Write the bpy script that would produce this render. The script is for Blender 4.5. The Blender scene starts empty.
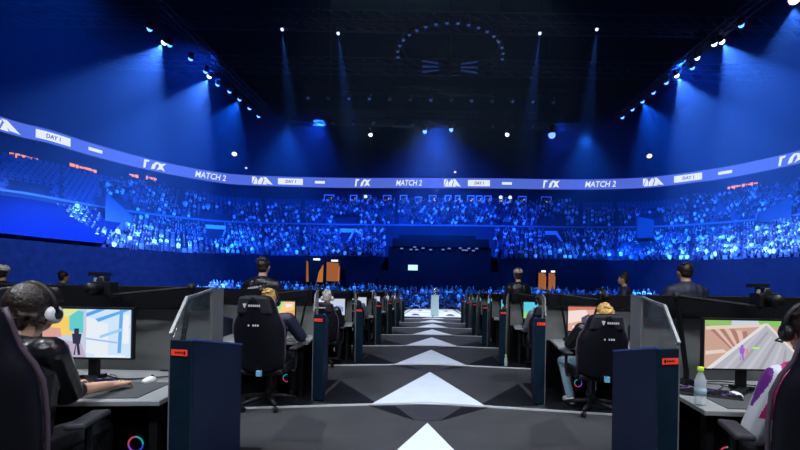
import bpy, bmesh, math, random
from mathutils import Vector, Matrix, noise
C = bpy.context.scene.collection
SC = bpy.context.scene
PI = math.pi
R = math.radians
CAMZ = 1.36          # eye height over the stage floor
F = 402.0            # focal length in pixels of the 800 px frame
P = 2.7              # pitch of the station rows
D = 72.0             # distance to the far side of the bowl

# ------------------------------------------------------------ camera / world / exposure
cd = bpy.data.cameras.new('camera'); cam = bpy.data.objects.new('camera', cd); C.objects.link(cam)
ROLL = R(1.0); cam.matrix_world = Matrix.Translation((0, 0, CAMZ)) @ Matrix.Rotation(R(90), 4, 'X') @ Matrix.Rotation(ROLL, 4, 'Z')
cd.sensor_width = 36; cd.lens = 36*F/800; cd.shift_x = -34/800; cd.shift_y = 68/800
cd.clip_start = .05; cd.clip_end = 400
SC.camera = cam
w = bpy.data.worlds.new('world'); SC.world = w; w.use_nodes = True
bg = w.node_tree.nodes['Background']; bg.inputs[0].default_value = (.02, .05, .2, 1); bg.inputs[1].default_value = .02
SC.view_settings.view_transform = 'Standard'; SC.view_settings.look = 'None'
SC.view_settings.gamma = 1; SC.view_settings.exposure = 0; SC.view_settings.use_curve_mapping = False
SC.cycles.use_denoising = True
SC.cycles.max_bounces = 5; SC.cycles.volume_bounces = 0; SC.cycles.transparent_max_bounces = 6
SC.cycles.sample_clamp_indirect = 3

def area(name, loc, size, energy, col, aim=None, spread=180):
    l = bpy.data.lights.new(name, 'AREA'); l.shape = 'RECTANGLE'; l.size, l.size_y = size
    l.energy = energy; l.color = col; l.spread = R(spread)
    o = bpy.data.objects.new(name, l); C.objects.link(o); o.location = loc
    if aim: o.rotation_euler = (Vector(aim)-Vector(loc)).to_track_quat('-Z', 'Y').to_euler()
    return o
def spot(name, loc, aim, energy, col, angle, blend=.5, radius=.12):
    l = bpy.data.lights.new(name, 'SPOT'); l.energy = energy; l.color = col
    l.spot_size = R(angle); l.spot_blend = blend; l.shadow_soft_size = radius
    o = bpy.data.objects.new(name, l); C.objects.link(o); o.location = loc
    o.rotation_euler = (Vector(aim)-Vector(loc)).to_track_quat('-Z', 'Y').to_euler()
    return o
WHT = (.86, .92, 1.0); BLU = (.008, .085, 1.0); BLU2 = (.02, .17, 1.0); PALE = (.09, .24, 1.0)
# white stage wash from the rig above the stage, plus an added front light
area('stage_wash_key', (0, 3, 11), (8, 2), 290, WHT, (0, 7.5, 0), 110)
area('stage_wash_far', (0, 13, 13), (8, 2), 620, WHT, (0, 19, 0), 90)
area('stage_end_wash', (0, 27, 12), (3, 6), 500, WHT, (0, 27, 0), 70)
area('added_front_light', (0, -4, 7.5), (5, 1), 190, WHT, (0, 4, .9), 100)  # unseen lamp added behind the camera to brighten the upright panels
for sx in (-1, 1):
    area('stage_side_wash', (sx*6, 1.5, 8), (2, 1.5), 110, WHT, (sx*2.2, 3.5, .7), 70)
# blue wash over the seating bowl (lamps of the rig in the roof)
for (x, y, z, ax, ay, az, e, an) in [
    (-19, 21, 19, -60, 34, 14, 32000, 110), (20, 21, 19, 62, 36, 14, 30000, 110),
    (-17, 30, 19, -50, 52, 8, 52000, 95), (-12, 42, 19, -32, 66, 7, 78000, 95), (0, 44, 20, 0, 64, 7, 78000, 100),
    (12, 42, 19, 32, 66, 7, 78000, 95), (18, 30, 19, 54, 54, 8, 56000, 95)]:
    spot('audience_wash', (x, y, z), (ax, ay, az), e, BLU if abs(ax) < 59 else (.0, .12, 1), an, .6, .5)
for x in (-14, 0, 14):
    spot('floor_wash', (x, 38, 17), (x*1.3, 46, 0), 45000, BLU2, 80, .6, .5)

# ------------------------------------------------------------ materials
def mat(name, col, rough=.6, metal=0, emit=None, es=0, nz=0, scale=20, bump=0, trans=0, alpha=1, spec=.5):
    m = bpy.data.materials.new(name); m.use_nodes = True; nt = m.node_tree; b = nt.nodes['Principled BSDF']
    b.inputs['Base Color'].default_value = (*col, 1); b.inputs['Roughness'].default_value = rough
    b.inputs['Metallic'].default_value = metal; b.inputs['Specular IOR Level'].default_value = spec
    if emit: b.inputs['Emission Color'].default_value = (*emit, 1); b.inputs['Emission Strength'].default_value = es
    if trans: b.inputs['Transmission Weight'].default_value = trans
    if alpha < 1: b.inputs['Alpha'].default_value = alpha
    if nz or bump:
        tc = nt.nodes.new('ShaderNodeTexCoord'); n = nt.nodes.new('ShaderNodeTexNoise'); n.inputs['Scale'].default_value = scale
        n.inputs['Detail'].default_value = 4
        nt.links.new(tc.outputs['Object'], n.inputs['Vector'])
        if nz:
            r = nt.nodes.new('ShaderNodeValToRGB')
            r.color_ramp.elements[0].position = .3; r.color_ramp.elements[1].position = .7
            r.color_ramp.elements[0].color = (*[c*(1-nz) for c in col], 1); r.color_ramp.elements[1].color = (*[min(1, c*(1+nz)) for c in col], 1)
            nt.links.new(n.outputs['Fac'], r.inputs[0]); nt.links.new(r.outputs[0], b.inputs['Base Color'])
        if bump:
            bp = nt.nodes.new('ShaderNodeBump'); bp.inputs['Strength'].default_value = bump; bp.inputs['Distance'].default_value = .01
            nt.links.new(n.outputs['Fac'], bp.inputs['Height']); nt.links.new(bp.outputs[0], b.inputs['Normal'])
    return m
_ec = {}
def emis(col, s=1.0):
    k = (tuple(round(c, 3) for c in col), s)
    if k not in _ec:
        m = bpy.data.materials.new('lit_surface'); m.use_nodes = True; nt = m.node_tree
        for n in list(nt.nodes): nt.nodes.remove(n)
        o = nt.nodes.new('ShaderNodeOutputMaterial'); e = nt.nodes.new('ShaderNodeEmission')
        e.inputs[0].default_value = (*col, 1); e.inputs[1].default_value = s
        nt.links.new(e.outputs[0], o.inputs[0]); _ec[k] = m
    return _ec[k]
M = dict(
    floor=mat('stage_vinyl', (.046, .046, .05), .55, spec=.3, nz=.12, scale=3, bump=.05),
    floor_dark=mat('stage_vinyl_dark', (.007, .007, .01), .55, spec=.2, nz=.1, scale=3),
    floor_mid=mat('stage_vinyl_mid', (.032, .032, .038), .5, nz=.1, scale=3),
    floor_white=mat('stage_vinyl_white', (.62, .68, .8), .5, nz=.05, scale=4),
    nosing=mat('nosing', (.5, .52, .56), .4),
    black=mat('black_paint', (.004, .004, .006), .6, spec=.12, nz=.2, scale=30),
    blackp=mat('black_plastic', (.008, .008, .01), .4, spec=.3),
    blackm=mat('black_metal', (.01, .01, .012), .45, .2, spec=.25),
    grey=mat('grey_laminate', (.15, .155, .15), .6, nz=.08, scale=8),
    navy=mat('navy_laminate', (.0012, .009, .036), .5, spec=.15, nz=.15, scale=10),
    teal=mat('teal_laminate', (.003, .013, .026), .5, spec=.15, nz=.15, scale=10),
    trim=mat('light_edge', (.14, .15, .16), .4),
    edge=mat('blue_edge', (.04, .09, .35), .35),
    red=mat('red_label', (.85, .05, .03), .5, emit=(.9, .05, .02), es=.15),  # faint glow put into the label colour; it is no lamp
    desk=mat('desk_top', (.27, .28, .29), .45, nz=.06, scale=14),
    pad=mat('mouse_mat_cloth', (.05, .053, .06), .8, bump=.1, scale=200),
    leather=mat('chair_leather', (.004, .004, .008), .5, spec=.22, bump=.15, scale=60),
    leather2=mat('chair_leather_grey', (.03, .03, .038), .45, spec=.3, bump=.15, scale=60),
    piping_highlight=mat('chair_piping_highlight', (.09, .06, .085), .4),  # purplish tone imitates a highlight along the chair's edge piping
    mark=mat('chair_mark', (.5, .5, .5), .6),
    skin=mat('skin', (.5, .28, .17), .5, nz=.05, scale=12),
    skin2=mat('skin_light', (.62, .36, .25), .5, nz=.05, scale=12),
    hair_dark=mat('hair_dark', (.018, .01, .007), .45, nz=.5, scale=45, bump=.8),
    hair_blond=mat('hair_blond', (.5, .3, .08), .55, nz=.4, scale=45, bump=.8),
    hair_white=mat('hair_white', (.5, .47, .42), .55, nz=.3, scale=45, bump=.6),
    shirt_black=mat('shirt_black', (.007, .007, .009), .32, bump=.4, scale=18),
    shirt_navy=mat('shirt_navy', (.01, .014, .04), .6, bump=.4, scale=18),
    shirt_white=mat('shirt_white', (.55, .56, .62), .6, bump=.4, scale=18),
    shirt_mag=mat('shirt_magenta', (.42, .01, .13), .5, bump=.4, scale=18),
    shirt_purple=mat('shirt_purple', (.12, .015, .2), .5, bump=.4, scale=18),
    jeans=mat('pale_trousers', (.22, .34, .42), .7, bump=.3, scale=30),
    trousers=mat('dark_trousers', (.01, .01, .014), .7, bump=.3, scale=30),
    white=mat('white_plastic', (.75, .75, .75), .4),
    eye=mat('eye_white', (.7, .7, .7), .3), lip=mat('lip', (.35, .1, .09), .5),
    glass=mat('clear_acrylic', (.2, .25, .3), .03, alpha=.1),
    water=mat('clear_bottle', (.75, .85, .9), .08, alpha=.35),
    lime=mat('lime_cap', (.5, .75, .02), .4),
    orange_wood=mat('orange_door', (.75, .25, .05), .5),
    truss=mat('truss_metal', (.03, .03, .035), .5, .3),
    concrete=mat('bowl_concrete', (.022, .032, .055), .8, spec=.1, nz=.15, scale=.4),
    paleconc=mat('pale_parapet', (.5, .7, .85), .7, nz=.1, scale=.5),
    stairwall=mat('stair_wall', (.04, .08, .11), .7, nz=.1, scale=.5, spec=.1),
    bowlwall=mat('bowl_wall', (.008, .012, .03), .8, spec=.1, nz=.15, scale=.4),  # lowered tone puts the overhang shade below the ribbon into the colour
    seat=mat('seat_blue', (.02, .04, .11), .6),
    dark=mat('dark_drape', (.006, .007, .012), .9, spec=0, nz=.2, scale=2),
    ceil=mat('roof_black', (.01, .012, .02), .9, spec=0),
    frame=mat('window_frame', (.98, .98, 1), .5),
)
# ------------------------------------------------------------ mesh helpers
def V(*a): return Vector(a)
class MB:
    """collects shapes into one mesh; origin is subtracted so that parts sit in their thing's frame"""
    def __init__(s, origin=(0, 0, 0), mirror=1):
        s.bm = bmesh.new(); s.o = Vector(origin); s.mi = 0; s.m = mirror
    def v(s, p): return s.bm.verts.new(((p[0]*s.m)-s.o.x, p[1]-s.o.y, p[2]-s.o.z))
    def f(s, vs):
        try: f = s.bm.faces.new(vs); f.material_index = s.mi; return f
        except ValueError: return None
    def box(s, a, b, mi=None):
        if mi is not None: s.mi = mi
        x0, y0, z0 = a; x1, y1, z1 = b
        vs = [s.v(p) for p in ((x0,y0,z0),(x1,y0,z0),(x1,y1,z0),(x0,y1,z0),(x0,y0,z1),(x1,y0,z1),(x1,y1,z1),(x0,y1,z1))]
        for q in ((0,3,2,1),(4,5,6,7),(0,1,5,4),(1,2,6,5),(2,3,7,6),(3,0,4,7)): s.f([vs[i] for i in q])
        return s
    def cbox(s, c, d, mi=None): return s.box([c[i]-d[i]/2 for i in range(3)], [c[i]+d[i]/2 for i in range(3)], mi)
    def poly(s, pts, mi=None):
        if mi is not None: s.mi = mi
        s.f([s.v(p) for p in pts]); return s
    def prism(s, pts, vec, mi=None):
        if mi is not None: s.mi = mi
        vec = Vector(vec); a = [s.v(p) for p in pts]; b = [s.v(Vector(p)+vec) for p in pts]
        s.f(a[::-1]); s.f(b)
        for i in range(len(a)): j = (i+1) % len(a); s.f([a[i], a[j], b[j], b[i]])
        return s
    def hull8(s, bot, top, mi=None):
        if mi is not None: s.mi = mi
        a = [s.v(p) for p in bot]; b = [s.v(p) for p in top]
        s.f(a[::-1]); s.f(b)
        for i in range(len(a)): j = (i+1) % len(a); s.f([a[i], a[j], b[j], b[i]])
        return s
    def tube(s, path, rad, n=10, mi=None, cap=True, sx=1.0):
        if mi is not None: s.mi = mi
        path = [Vector(p) for p in path]
        if not hasattr(rad, '__len__'): rad = [rad]*len(path)
        rings = []; up = None
        for i, p in enumerate(path):
            t = (path[min(i+1, len(path)-1)]-path[max(i-1, 0)])
            if t.length < 1e-9: t = Vector((0, 0, 1))
            t.normalize()
            if up is None: up = Vector((0, 0, 1)) if abs(t.z) < .9 else Vector((0, 1, 0))
            a = t.cross(up)
            if a.length < 1e-4: a = t.cross(Vector((1, 0, 0)))
            a.normalize(); b = a.cross(t).normalized(); up = b
            rings.append([s.v(p+(a*math.cos(2*PI*k/n)*sx+b*math.sin(2*PI*k/n))*rad[i]) for k in range(n)])
        for r0, r1 in zip(rings, rings[1:]):
            for k in range(n): s.f([r0[k], r0[(k+1) % n], r1[(k+1) % n], r1[k]])
        if cap: s.f(rings[0][::-1]); s.f(rings[-1])
        return s
    def capsule(s, p0, r0, p1, r1, n=10, mi=None):
        p0, p1 = Vector(p0), Vector(p1); d = p1-p0
        if d.length < 1e-6: d = Vector((0, 0, 1e-3))
        t = d.normalized(); path = []; rad = []
        for a in (85, 60, 30): path.append(p0-t*r0*math.sin(R(a))); rad.append(r0*math.cos(R(a)))
        path.append(p0); rad.append(r0); path.append(p1); rad.append(r1)
        for a in (30, 60, 85): path.append(p1+t*r1*math.sin(R(a))); rad.append(r1*math.cos(R(a)))
        return s.tube(path, rad, n, mi)
    def ell(s, c, r, n=12, m=8, rot=None, mi=None):
        if mi is not None: s.mi = mi
        c = Vector(c)
        def pt(th, ph):
            q = Vector((r[0]*math.sin(th)*math.cos(ph), r[1]*math.sin(th)*math.sin(ph), r[2]*math.cos(th)))
            if rot: q = rot @ q
            return s.v(c+q)
        top, bot = pt(0, 0), pt(PI, 0)
        rings = [[pt(PI*i/m, 2*PI*k/n) for k in range(n)] for i in range(1, m)]
        for k in range(n):
            s.f([top, rings[0][k], rings[0][(k+1) % n]]); s.f([bot, rings[-1][(k+1) % n], rings[-1][k]])
        for a, b in zip(rings, rings[1:]):
            for k in range(n): s.f([a[k], b[k], b[(k+1) % n], a[(k+1) % n]])
        return s
    def lathe(s, c, prof, n=16, mi=None):
        return s.tube([(c[0], c[1], c[2]+z) for r, z in prof], [max(r, 1e-4) for r, z in prof], n, mi)
    def mesh(s, name, mats, smooth=False):
        bmesh.ops.recalc_face_normals(s.bm, faces=s.bm.faces)
        me = bpy.data.meshes.new(name)
        if smooth:
            for f in s.bm.faces: f.smooth = True
        s.bm.to_mesh(me); s.bm.free()
        for m in (mats if isinstance(mats, (list, tuple)) else [mats]): me.materials.append(m)
        return me
def link(name, me, parent=None, loc=None):
    o = bpy.data.objects.new(name, me); C.objects.link(o)
    if parent: o.parent = parent
    if loc is not None: o.location = loc
    return o
def obj(name, mb, mats, parent=None, smooth=False, bevel=0, loc=None):
    o = link(name, mb.mesh(name, mats, smooth), parent, loc)
    if bevel:
        b = o.modifiers.new('b', 'BEVEL'); b.width = bevel; b.segments = 2; b.limit_method = 'ANGLE'
    return o
def tag(o, label=None, cat=None, group=None, kind=None):
    if label: o['label'] = label
    if cat: o['category'] = cat
    if group: o['group'] = group
    if kind: o['kind'] = kind
    return o
def thing(name, label, cat, loc=(0, 0, 0), rz=0, group=None):
    o = bpy.data.objects.new(name, None); C.objects.link(o); o.location = loc; o.rotation_euler = (0, 0, rz)
    o.empty_display_size = .1
    return tag(o, label, cat, group)
def dup(root, loc, rz=None, label=None, group=None):
    def cp(o, par):
        c = o.copy(); C.objects.link(c)
        if par: c.parent = par
        for ch in list(o.children): cp(ch, c)
        return c
    r = cp(root, None); r.location = loc
    if rz is not None: r.rotation_euler = (0, 0, rz)
    if label: r['label'] = label
    if group: r['group'] = group
    return r
def bake(mb, name, mats, voxel, parent=None, smooth_it=4, loc=None):
    """union of overlapping shapes into one continuous smooth surface"""
    me = mb.mesh(name, mats); o = bpy.data.objects.new(name, me); C.objects.link(o)
    r = o.modifiers.new('r', 'REMESH'); r.mode = 'VOXEL'; r.voxel_size = voxel; r.use_smooth_shade = True
    s = o.modifiers.new('s', 'SMOOTH'); s.factor = .5; s.iterations = smooth_it
    dg = bpy.context.evaluated_depsgraph_get(); dg.update()
    nm = bpy.data.meshes.new_from_object(o.evaluated_get(dg)); nm.name = name
    o.modifiers.clear(); o.data = nm; bpy.data.meshes.remove(me)
    nm.materials.clear()
    for m in (mats if isinstance(mats, (list, tuple)) else [mats]): nm.materials.append(m)
    if parent: o.parent = parent
    if loc is not None: o.location = loc
    return o
def text_polys(body, size, shear=0, offset=0):
    cu = bpy.data.curves.new('t', 'FONT'); cu.body = body; cu.size = size; cu.shear = shear; cu.offset = offset
    cu.align_x = 'CENTER'; cu.align_y = 'CENTER'; cu.resolution_u = 2
    o = bpy.data.objects.new('t', cu); C.objects.link(o)
    dg = bpy.context.evaluated_depsgraph_get(); dg.update()
    me = bpy.data.meshes.new_from_object(o.evaluated_get(dg))
    out = [[tuple(me.vertices[i].co[:2]) for i in p.vertices] for p in me.polygons]
    bpy.data.objects.remove(o); bpy.data.curves.remove(cu); bpy.data.meshes.remove(me)
    return out
RC, RS = math.cos(ROLL), math.sin(ROLL)     # the photograph is tilted by about one degree
def SX(px, y, py=293): return ((px-434)*RC+(py-293)*RS)/F*y          # lateral metres of a picture point at depth y
def SZ(py, y, px=434): return CAMZ-(-(px-434)*RS+(py-293)*RC)/F*y     # height of a picture point at depth y

# ------------------------------------------------------------ bowl outline
RM = [(0,124),(50,137),(100,152),(155,166),(211,176.5),(250,180.5),(340,183),(434,183.2),(500,183.7),(550,184.5),(600,184.5),(650,182.5),(700,176.5),(730,172),(765,165),(800,157)]
RQ = []
for px, py in RM:
    dx, dy = px-434, py-293; u = -(-dx*math.sin(ROLL)+dy*math.cos(ROLL)); xx = dx*math.cos(ROLL)+dy*math.sin(ROLL)
    RQ.append((xx/F*(110/F)/(u/F), 110/u))
RP = [(-.79,-.05),(-.785,.2),(-.77,.5)]+RQ+[(.745,.65),(.76,.45),(.77,.2),(.77,-.05)]
def spline(pts, n=12):
    out = []
    for i in range(len(pts)-1):
        p0 = Vector(pts[max(i-1, 0)]); p1 = Vector(pts[i]); p2 = Vector(pts[i+1]); p3 = Vector(pts[min(i+2, len(pts)-1)])
        for k in range(n):
            t = k/n
            out.append(.5*((2*p1)+(p2-p0)*t+(2*p0-5*p1+4*p2-p3)*t*t+(3*p1-p0-3*p2+p3)*t**3))
    out.append(Vector(pts[-1])); return out
OUT = spline(RP)
def ring(f):
    """plan outline at inward factor f (1 = the LED ribbon)"""
    return [Vector((p.x*D*(1-(1-f)*.67), p.y*D*f)) for p in OUT]
def on_ring(px, f, up=None):
    rg = ring(f); t = (px-436)/F
    for a, b in zip(rg, rg[1:]):
        if a.y <= 1 or b.y <= 1: continue
        ta, tb = a.x/a.y, b.x/b.y
        if (ta-t)*(tb-t) <= 0 and ta != tb:
            k = (t-ta)/(tb-ta); p = a.lerp(b, k); d = (b-a).normalized()
            return p, d
    return rg[len(rg)//2], Vector((1, 0))
def sheet(mb, f0, z0, f1, z1, mi=0):
    a, b = ring(f0), ring(f1)
    va = [mb.v((p.x, p.y, z0)) for p in a]; vb = [mb.v((p.x, p.y, z1)) for p in b]
    mb.mi = mi
    for i in range(len(a)-1): mb.f([va[i], va[i+1], vb[i+1], vb[i]])
def struct(name, mb, mats, parent=None, **k):
    o = obj(name, mb, mats, parent, **k)
    if not parent: o['kind'] = 'structure'
    return o
UH = lambda up, f=1.0: CAMZ+up/F*D*f       # height of "up" px over the horizon at the far centre of outline f

mb = MB(); mb.box((-75, -8, -1.25), (75, 85, -1.2)); struct('floor_arena', mb, mat('arena_floor', (.02, .022, .03), .6, spec=.1, nz=.2, scale=1))
# upper and lower tiers as stepped rows
ZR = UH(105); ZT = UH(115)
UP = dict(f0=.865, z0=UH(66, .865), f1=.97, z1=UH(90, .97), n=11)
LO = dict(f0=.70, z0=UH(33, .70), f1=.845, z1=UH(60, .845), n=14)
def tier(name, T):
    mb = MB(); n = T['n']
    for i in range(n):
        fa = T['f0']+(T['f1']-T['f0'])*i/n; fb = T['f0']+(T['f1']-T['f0'])*(i+1)/n
        za = T['z0']+(T['z1']-T['z0'])*i/n; zb = T['z0']+(T['z1']-T['z0'])*(i+1)/n
        sheet(mb, fa, za, fb, za); sheet(mb, fb, za, fb, zb)
    return struct(name, mb, M['concrete'])
tier('floor_upper_tier', UP); tier('floor_lower_tier', LO)
mb = MB(); sheet(mb, .70, -1.2, .70, UH(33, .70)+.3); sheet(mb, .70, UH(33, .7)+.3, .703, UH(33, .7)+.3); struct('wall_front_of_stand', mb, M['dark'])
mb = MB(); sheet(mb, .845, UH(60, .845), .86, UH(60, .845)); sheet(mb, .863, UH(60, .845), .863, UH(66, .865)+.25, 0)
sheet(mb, .8629, UH(66, .865)+.15, .8629, UH(66, .865)+.4, 1); struct('wall_between_tiers', mb, [M['concrete'], mat('rail_pale', (.12, .18, .24), .7)])
mb = MB(); sheet(mb, .97, UH(90, .97), 1.02, UH(90, .97)); sheet(mb, 1.02, UH(90, .97), 1.02, 40); struct('wall_bowl', mb, M['bowlwall'])
mb = MB(); mb.box((-75, -10, 38), (75, 90, 38.3)); struct('ceiling', mb, M['ceil'])
mb = MB(); mb.box((-75, -10, -1.2), (75, -9.7, 38)); struct('wall_rear', mb, M['dark'])

# ------------------------------------------------------------ LED ribbon
rb = thing('ribbon_display', 'long curved blue LED ribbon board running around the arena bowl', 'display board', (0, 72, ZR))
mb = MB(rb.location); mb.mi = 0; sheet(mb, .998, ZR, .998, ZT)
mb.mi = 0; obj('screen', mb, emis((.085, .15, .72), 1.0), rb)
mb = MB(rb.location); sheet(mb, 1.0, ZR-.1, 1.0, ZT+.1); sheet(mb, .998, ZR-.1, 1.0, ZR-.1); sheet(mb, .998, ZT+.1, 1.0, ZT+.1); obj('frame', mb, M['blackm'], rb)
rgt = ring(.9965); cum = [0]
for a, b in zip(rgt, rgt[1:]): cum.append(cum[-1]+(b-a).length)
def arc_at(s):
    for i in range(len(cum)-1):
        if cum[i+1] >= s: 
            k = (s-cum[i])/max(1e-6, cum[i+1]-cum[i]); return rgt[i].lerp(rgt[i+1], k)
    return rgt[-1]
def arc_of(px):
    t = (px-436)/F
    for i in range(len(rgt)-1):
        a, b = rgt[i], rgt[i+1]
        if a.y > 2 and b.y > 2 and (a.x/a.y-t)*(b.x/b.y-t) <= 0: 
            return cum[i]+(cum[i+1]-cum[i])*(t-a.x/a.y)/(b.x/b.y-a.x/a.y+1e-12)
ZC = (ZR+ZT)/2; HH = (ZT-ZR)
def ribbon_graphic(name, polys, px0, px1, hfrac, col, mats=None):
    s0, s1 = arc_of(px0), arc_of(px1); 
    xs = [p[0] for q in polys for p in q]; ys = [p[1] for q in polys for p in q]
    x0, x1, y0, y1 = min(xs), max(xs), min(ys), max(ys); mb = MB(rb.location)
    for q in polys:
        pts = []
        for (x, y) in q:
            s = s0+(s1-s0)*(x-x0)/(x1-x0); p = arc_at(s); pts.append((p.x, p.y, ZC+((y-y0)/(y1-y0)-.5)*HH*hfrac))
        mb.poly(pts)
    return obj(name, mb, emis(col, 1.0), rb)
MT = text_polys('MATCH 2', 1, .2, .018)
logoA = [[(0,0),(.35,1),(0,1)],[(.1,0),(.5,0),(.55,.55),(.4,1)],[(.55,0),(.95,0),(1.15,.8),(.9,1),(.6,.5)],[(1.05,0),(1.5,0),(1.3,.9)],[(1.4,1),(1.1,1),(1.55,.1),(2.1,0)]]
logoB = [[(0,0),(.2,0),(.35,1),(.1,1)],[(.2,1),(.6,1),(.55,.8),(.3,.75)],[(.75,0),(1.1,.1),(1.2,.5),(.9,.6),(.8,.3)],[(.9,.6),(1.25,1),(1.5,.9),(1.15,.5)],[(1.25,0),(1.7,.2),(2.1,0),(1.85,.55),(2.2,1),(1.7,.85),(1.4,1),(1.5,.5)]]
boxp = [[(k*.5,0),(k*.5+.5,0),(k*.5+.5,1),(k*.5,1)] for k in range(8)]
W1 = (.8, .9, 1.0)
for a, b in ((-22, 20), (252, 273), (444, 461), (643, 664)): ribbon_graphic('logo', logoA, a, b, .75, W1)
for a, b in ((35, 70), (278, 303), (468, 490), (674, 702)):
    o = ribbon_graphic('caption_box', boxp, a, b, .62, W1)
    m = (a+b)/2; h = (b-a)
    # thin dark caption strokes on the white box
    rgt_keep = rgt; rgt = ring(.9955)
    ribbon_graphic('caption_text', text_polys('DAY 1', 1, .1, .03), m-h*.2, m+h*.22, .3, (.05, .1, .4)); rgt = rgt_keep
for a, b in ((88, 102), (315, 325), (502, 512), (718, 732)): ribbon_graphic('small_caption', [[(0,0),(3,0),(3,1),(0,1)]], a, b, .26, W1)
for a, b in ((143, 166), (355, 371), (543, 560), (778, 806)): ribbon_graphic('logo', logoB, a, b, .75, W1)
for a, b in ((195, 226), (396, 422), (585, 616)): ribbon_graphic('match_text', MT, a, b, .6, W1)

# ------------------------------------------------------------ suites, exits, signs in the bowl
def ring_frame(px, f, z):
    p, d = on_ring(px, f); n = Vector((d.y, -d.x))      # n points to the arena floor
    if n.y > 0 and px > 60 and px < 760: n = -n
    if n.dot(Vector((-p.x, 25-p.y))) < 0: n = -n
    rz = math.atan2(-n.x, n.y)+PI                         # local -Y looks to the floor
    return (p.x, p.y, z), rz
suites = [(324, 335), (350, 358), (363, 372), (383, 392), (400, 408), (415, 423), (429, 437), (445, 452), (455, 461), (467, 475), (476, 483), (484, 492), (499, 504), (505, 513), (518, 527), (541, 552)]
for i, (a, b) in enumerate(suites):
    m = (a+b)/2; loc, rz = ring_frame(m, 1.0, UH(86)); wd = (b-a)/F*D*.95; ht = UH(98)-UH(86)
    if 415 <= a < 424 or a == 505: loc = (loc[0], loc[1], loc[2]-.3)
    place = 'far left end' if i == 0 else 'far right end' if i == 15 else 'middle'
    t = thing('suite_window', ('dim glazed suite window high under the ribbon board, at the %s of the line' % place) if place != 'middle' else 'lit glazed suite window in the line under the ribbon board', 'window', loc, rz, 'suite windows under the ribbon')
    mb = MB(); q = .17
    mb.box((-wd/2, -.1, 0), (-wd/2+q, .05, ht)); mb.box((wd/2-q, -.1, 0), (wd/2, .05, ht)); mb.box((-wd/2, -.1, ht-q), (wd/2, .05, ht))
    mb.box((-wd/2, -.1, 0), (wd/2, .05, q)); obj('frame', mb, M['frame'], t)
    mb = MB(); mb.box((-wd/2+q, -.02, q), (wd/2-q, .0, ht-q)); obj('pane', mb, M['blackp'], t)
    mb = MB(); mb.cbox((random.Random(i).uniform(-.3, .3), -.08, ht*.55), (wd*.45, .08, .16)); mb.cbox((wd*.2, -.08, ht*.7), (.15, .08, .3)); 
    obj('indoor_light', mb, emis((.9, .55, .45) if i % 3 != 1 else (.35, .45, 1), 1.0), t)
for i, px in enumerate((366, 501, 510.5)):
    loc, rz = ring_frame(px, .985, UH(95, 1))
    t = thing('floodlight', ['bright blue lamp in the third suite window from the left', 'bright blue lamp among right suite windows, left of its pair', 'bright blue lamp among right suite windows, right of its pair'][i], 'lamp', loc, rz, 'bright lamps at the suites')
    mb = MB(); mb.ell((0, 0, 0), (.32, .2, .32)); obj('lamp_glass', mb, emis((.4, .6, 1), 2.0), t, True)
    mb = MB(); mb.tube([(0, .1, 0), (0, .5, 0)], [.46, .3], 12); obj('housing', mb, M['blackm'], t)
signs = [(8, 38, 157, 'the leftmost'), (68, 96, 168, 'second from the left'), (128, 138, 175.5, 'short, left half of a pair'), (145, 158, 178.5, 'short, right half of a pair'), (727, 760, 185.5, 'alone on the right of the bowl')]
for i, (a, b, py, wh) in enumerate(signs):
    p, d = on_ring((a+b)/2, 1.0); z = SZ(py, p.y, (a+b)/2); loc, rz = ring_frame((a+b)/2, 1.0, z)
    pa, _ = on_ring(a, 1.0); pb, _ = on_ring(b, 1.0); L = (pa-pb).length; rr = random.Random(i+5)
    t = thing('kiosk_sign', 'orange glowing kiosk sign under the ribbon board, %s' % wh, 'sign', loc, rz, 'orange kiosk signs')
    mb = MB(); mb.box((-L/2, -.15, -.35), (L/2, .1, .35)); obj('board', mb, M['bowlwall'], t)
    mb = MB(); x = -L/2+.1
    while x < L/2-.3:
        ww = rr.uniform(.15, .5); h = rr.uniform(.15, .5); mb.box((x, -.25, -h/2+rr.uniform(-.1, .1)), (min(x+ww, L/2), -.16, h/2)); x += ww+rr.uniform(.02, .15)
    obj('glowing_lettering', mb, emis((1.0, .32, .04), 1.1), t)
# small round house lamps
for i, (px, py, f, wh) in enumerate([(234, 154, .95, 'white house lamp glowing in the haze left of the centre'), (649, 156, .95, 'white house lamp glowing in the haze right of the centre'), (455, 172, .99, 'small warm lamp just above the middle of the ribbon board'), (246, 168, .97, 'tiny dim lamp above the left ribbon board')]):
    p, d = on_ring(px, f); z = SZ(py, p.y, px)
    t = thing('house_lamp', wh, 'lamp', (p.x, p.y, z))
    r = (.42, .42, .22, .2)[i]
    mb = MB(); mb.ell((0, 0, 0), (r, r, r*.8)); obj('globe', mb, emis([(.9, .95, 1), (1, .9, .75), (1, .6, .25), (.4, .55, 1)][i], 1.6), t, True)
    mb = MB(); mb.tube([(0, 0, r*.6), (0, 0, r+.5)], [.15, .05], 8); mb.tube([(0, 0, r+.4), (0, 0, 38-z)], .02, 5); obj('pendant', mb, M['blackm'], t)

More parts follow.
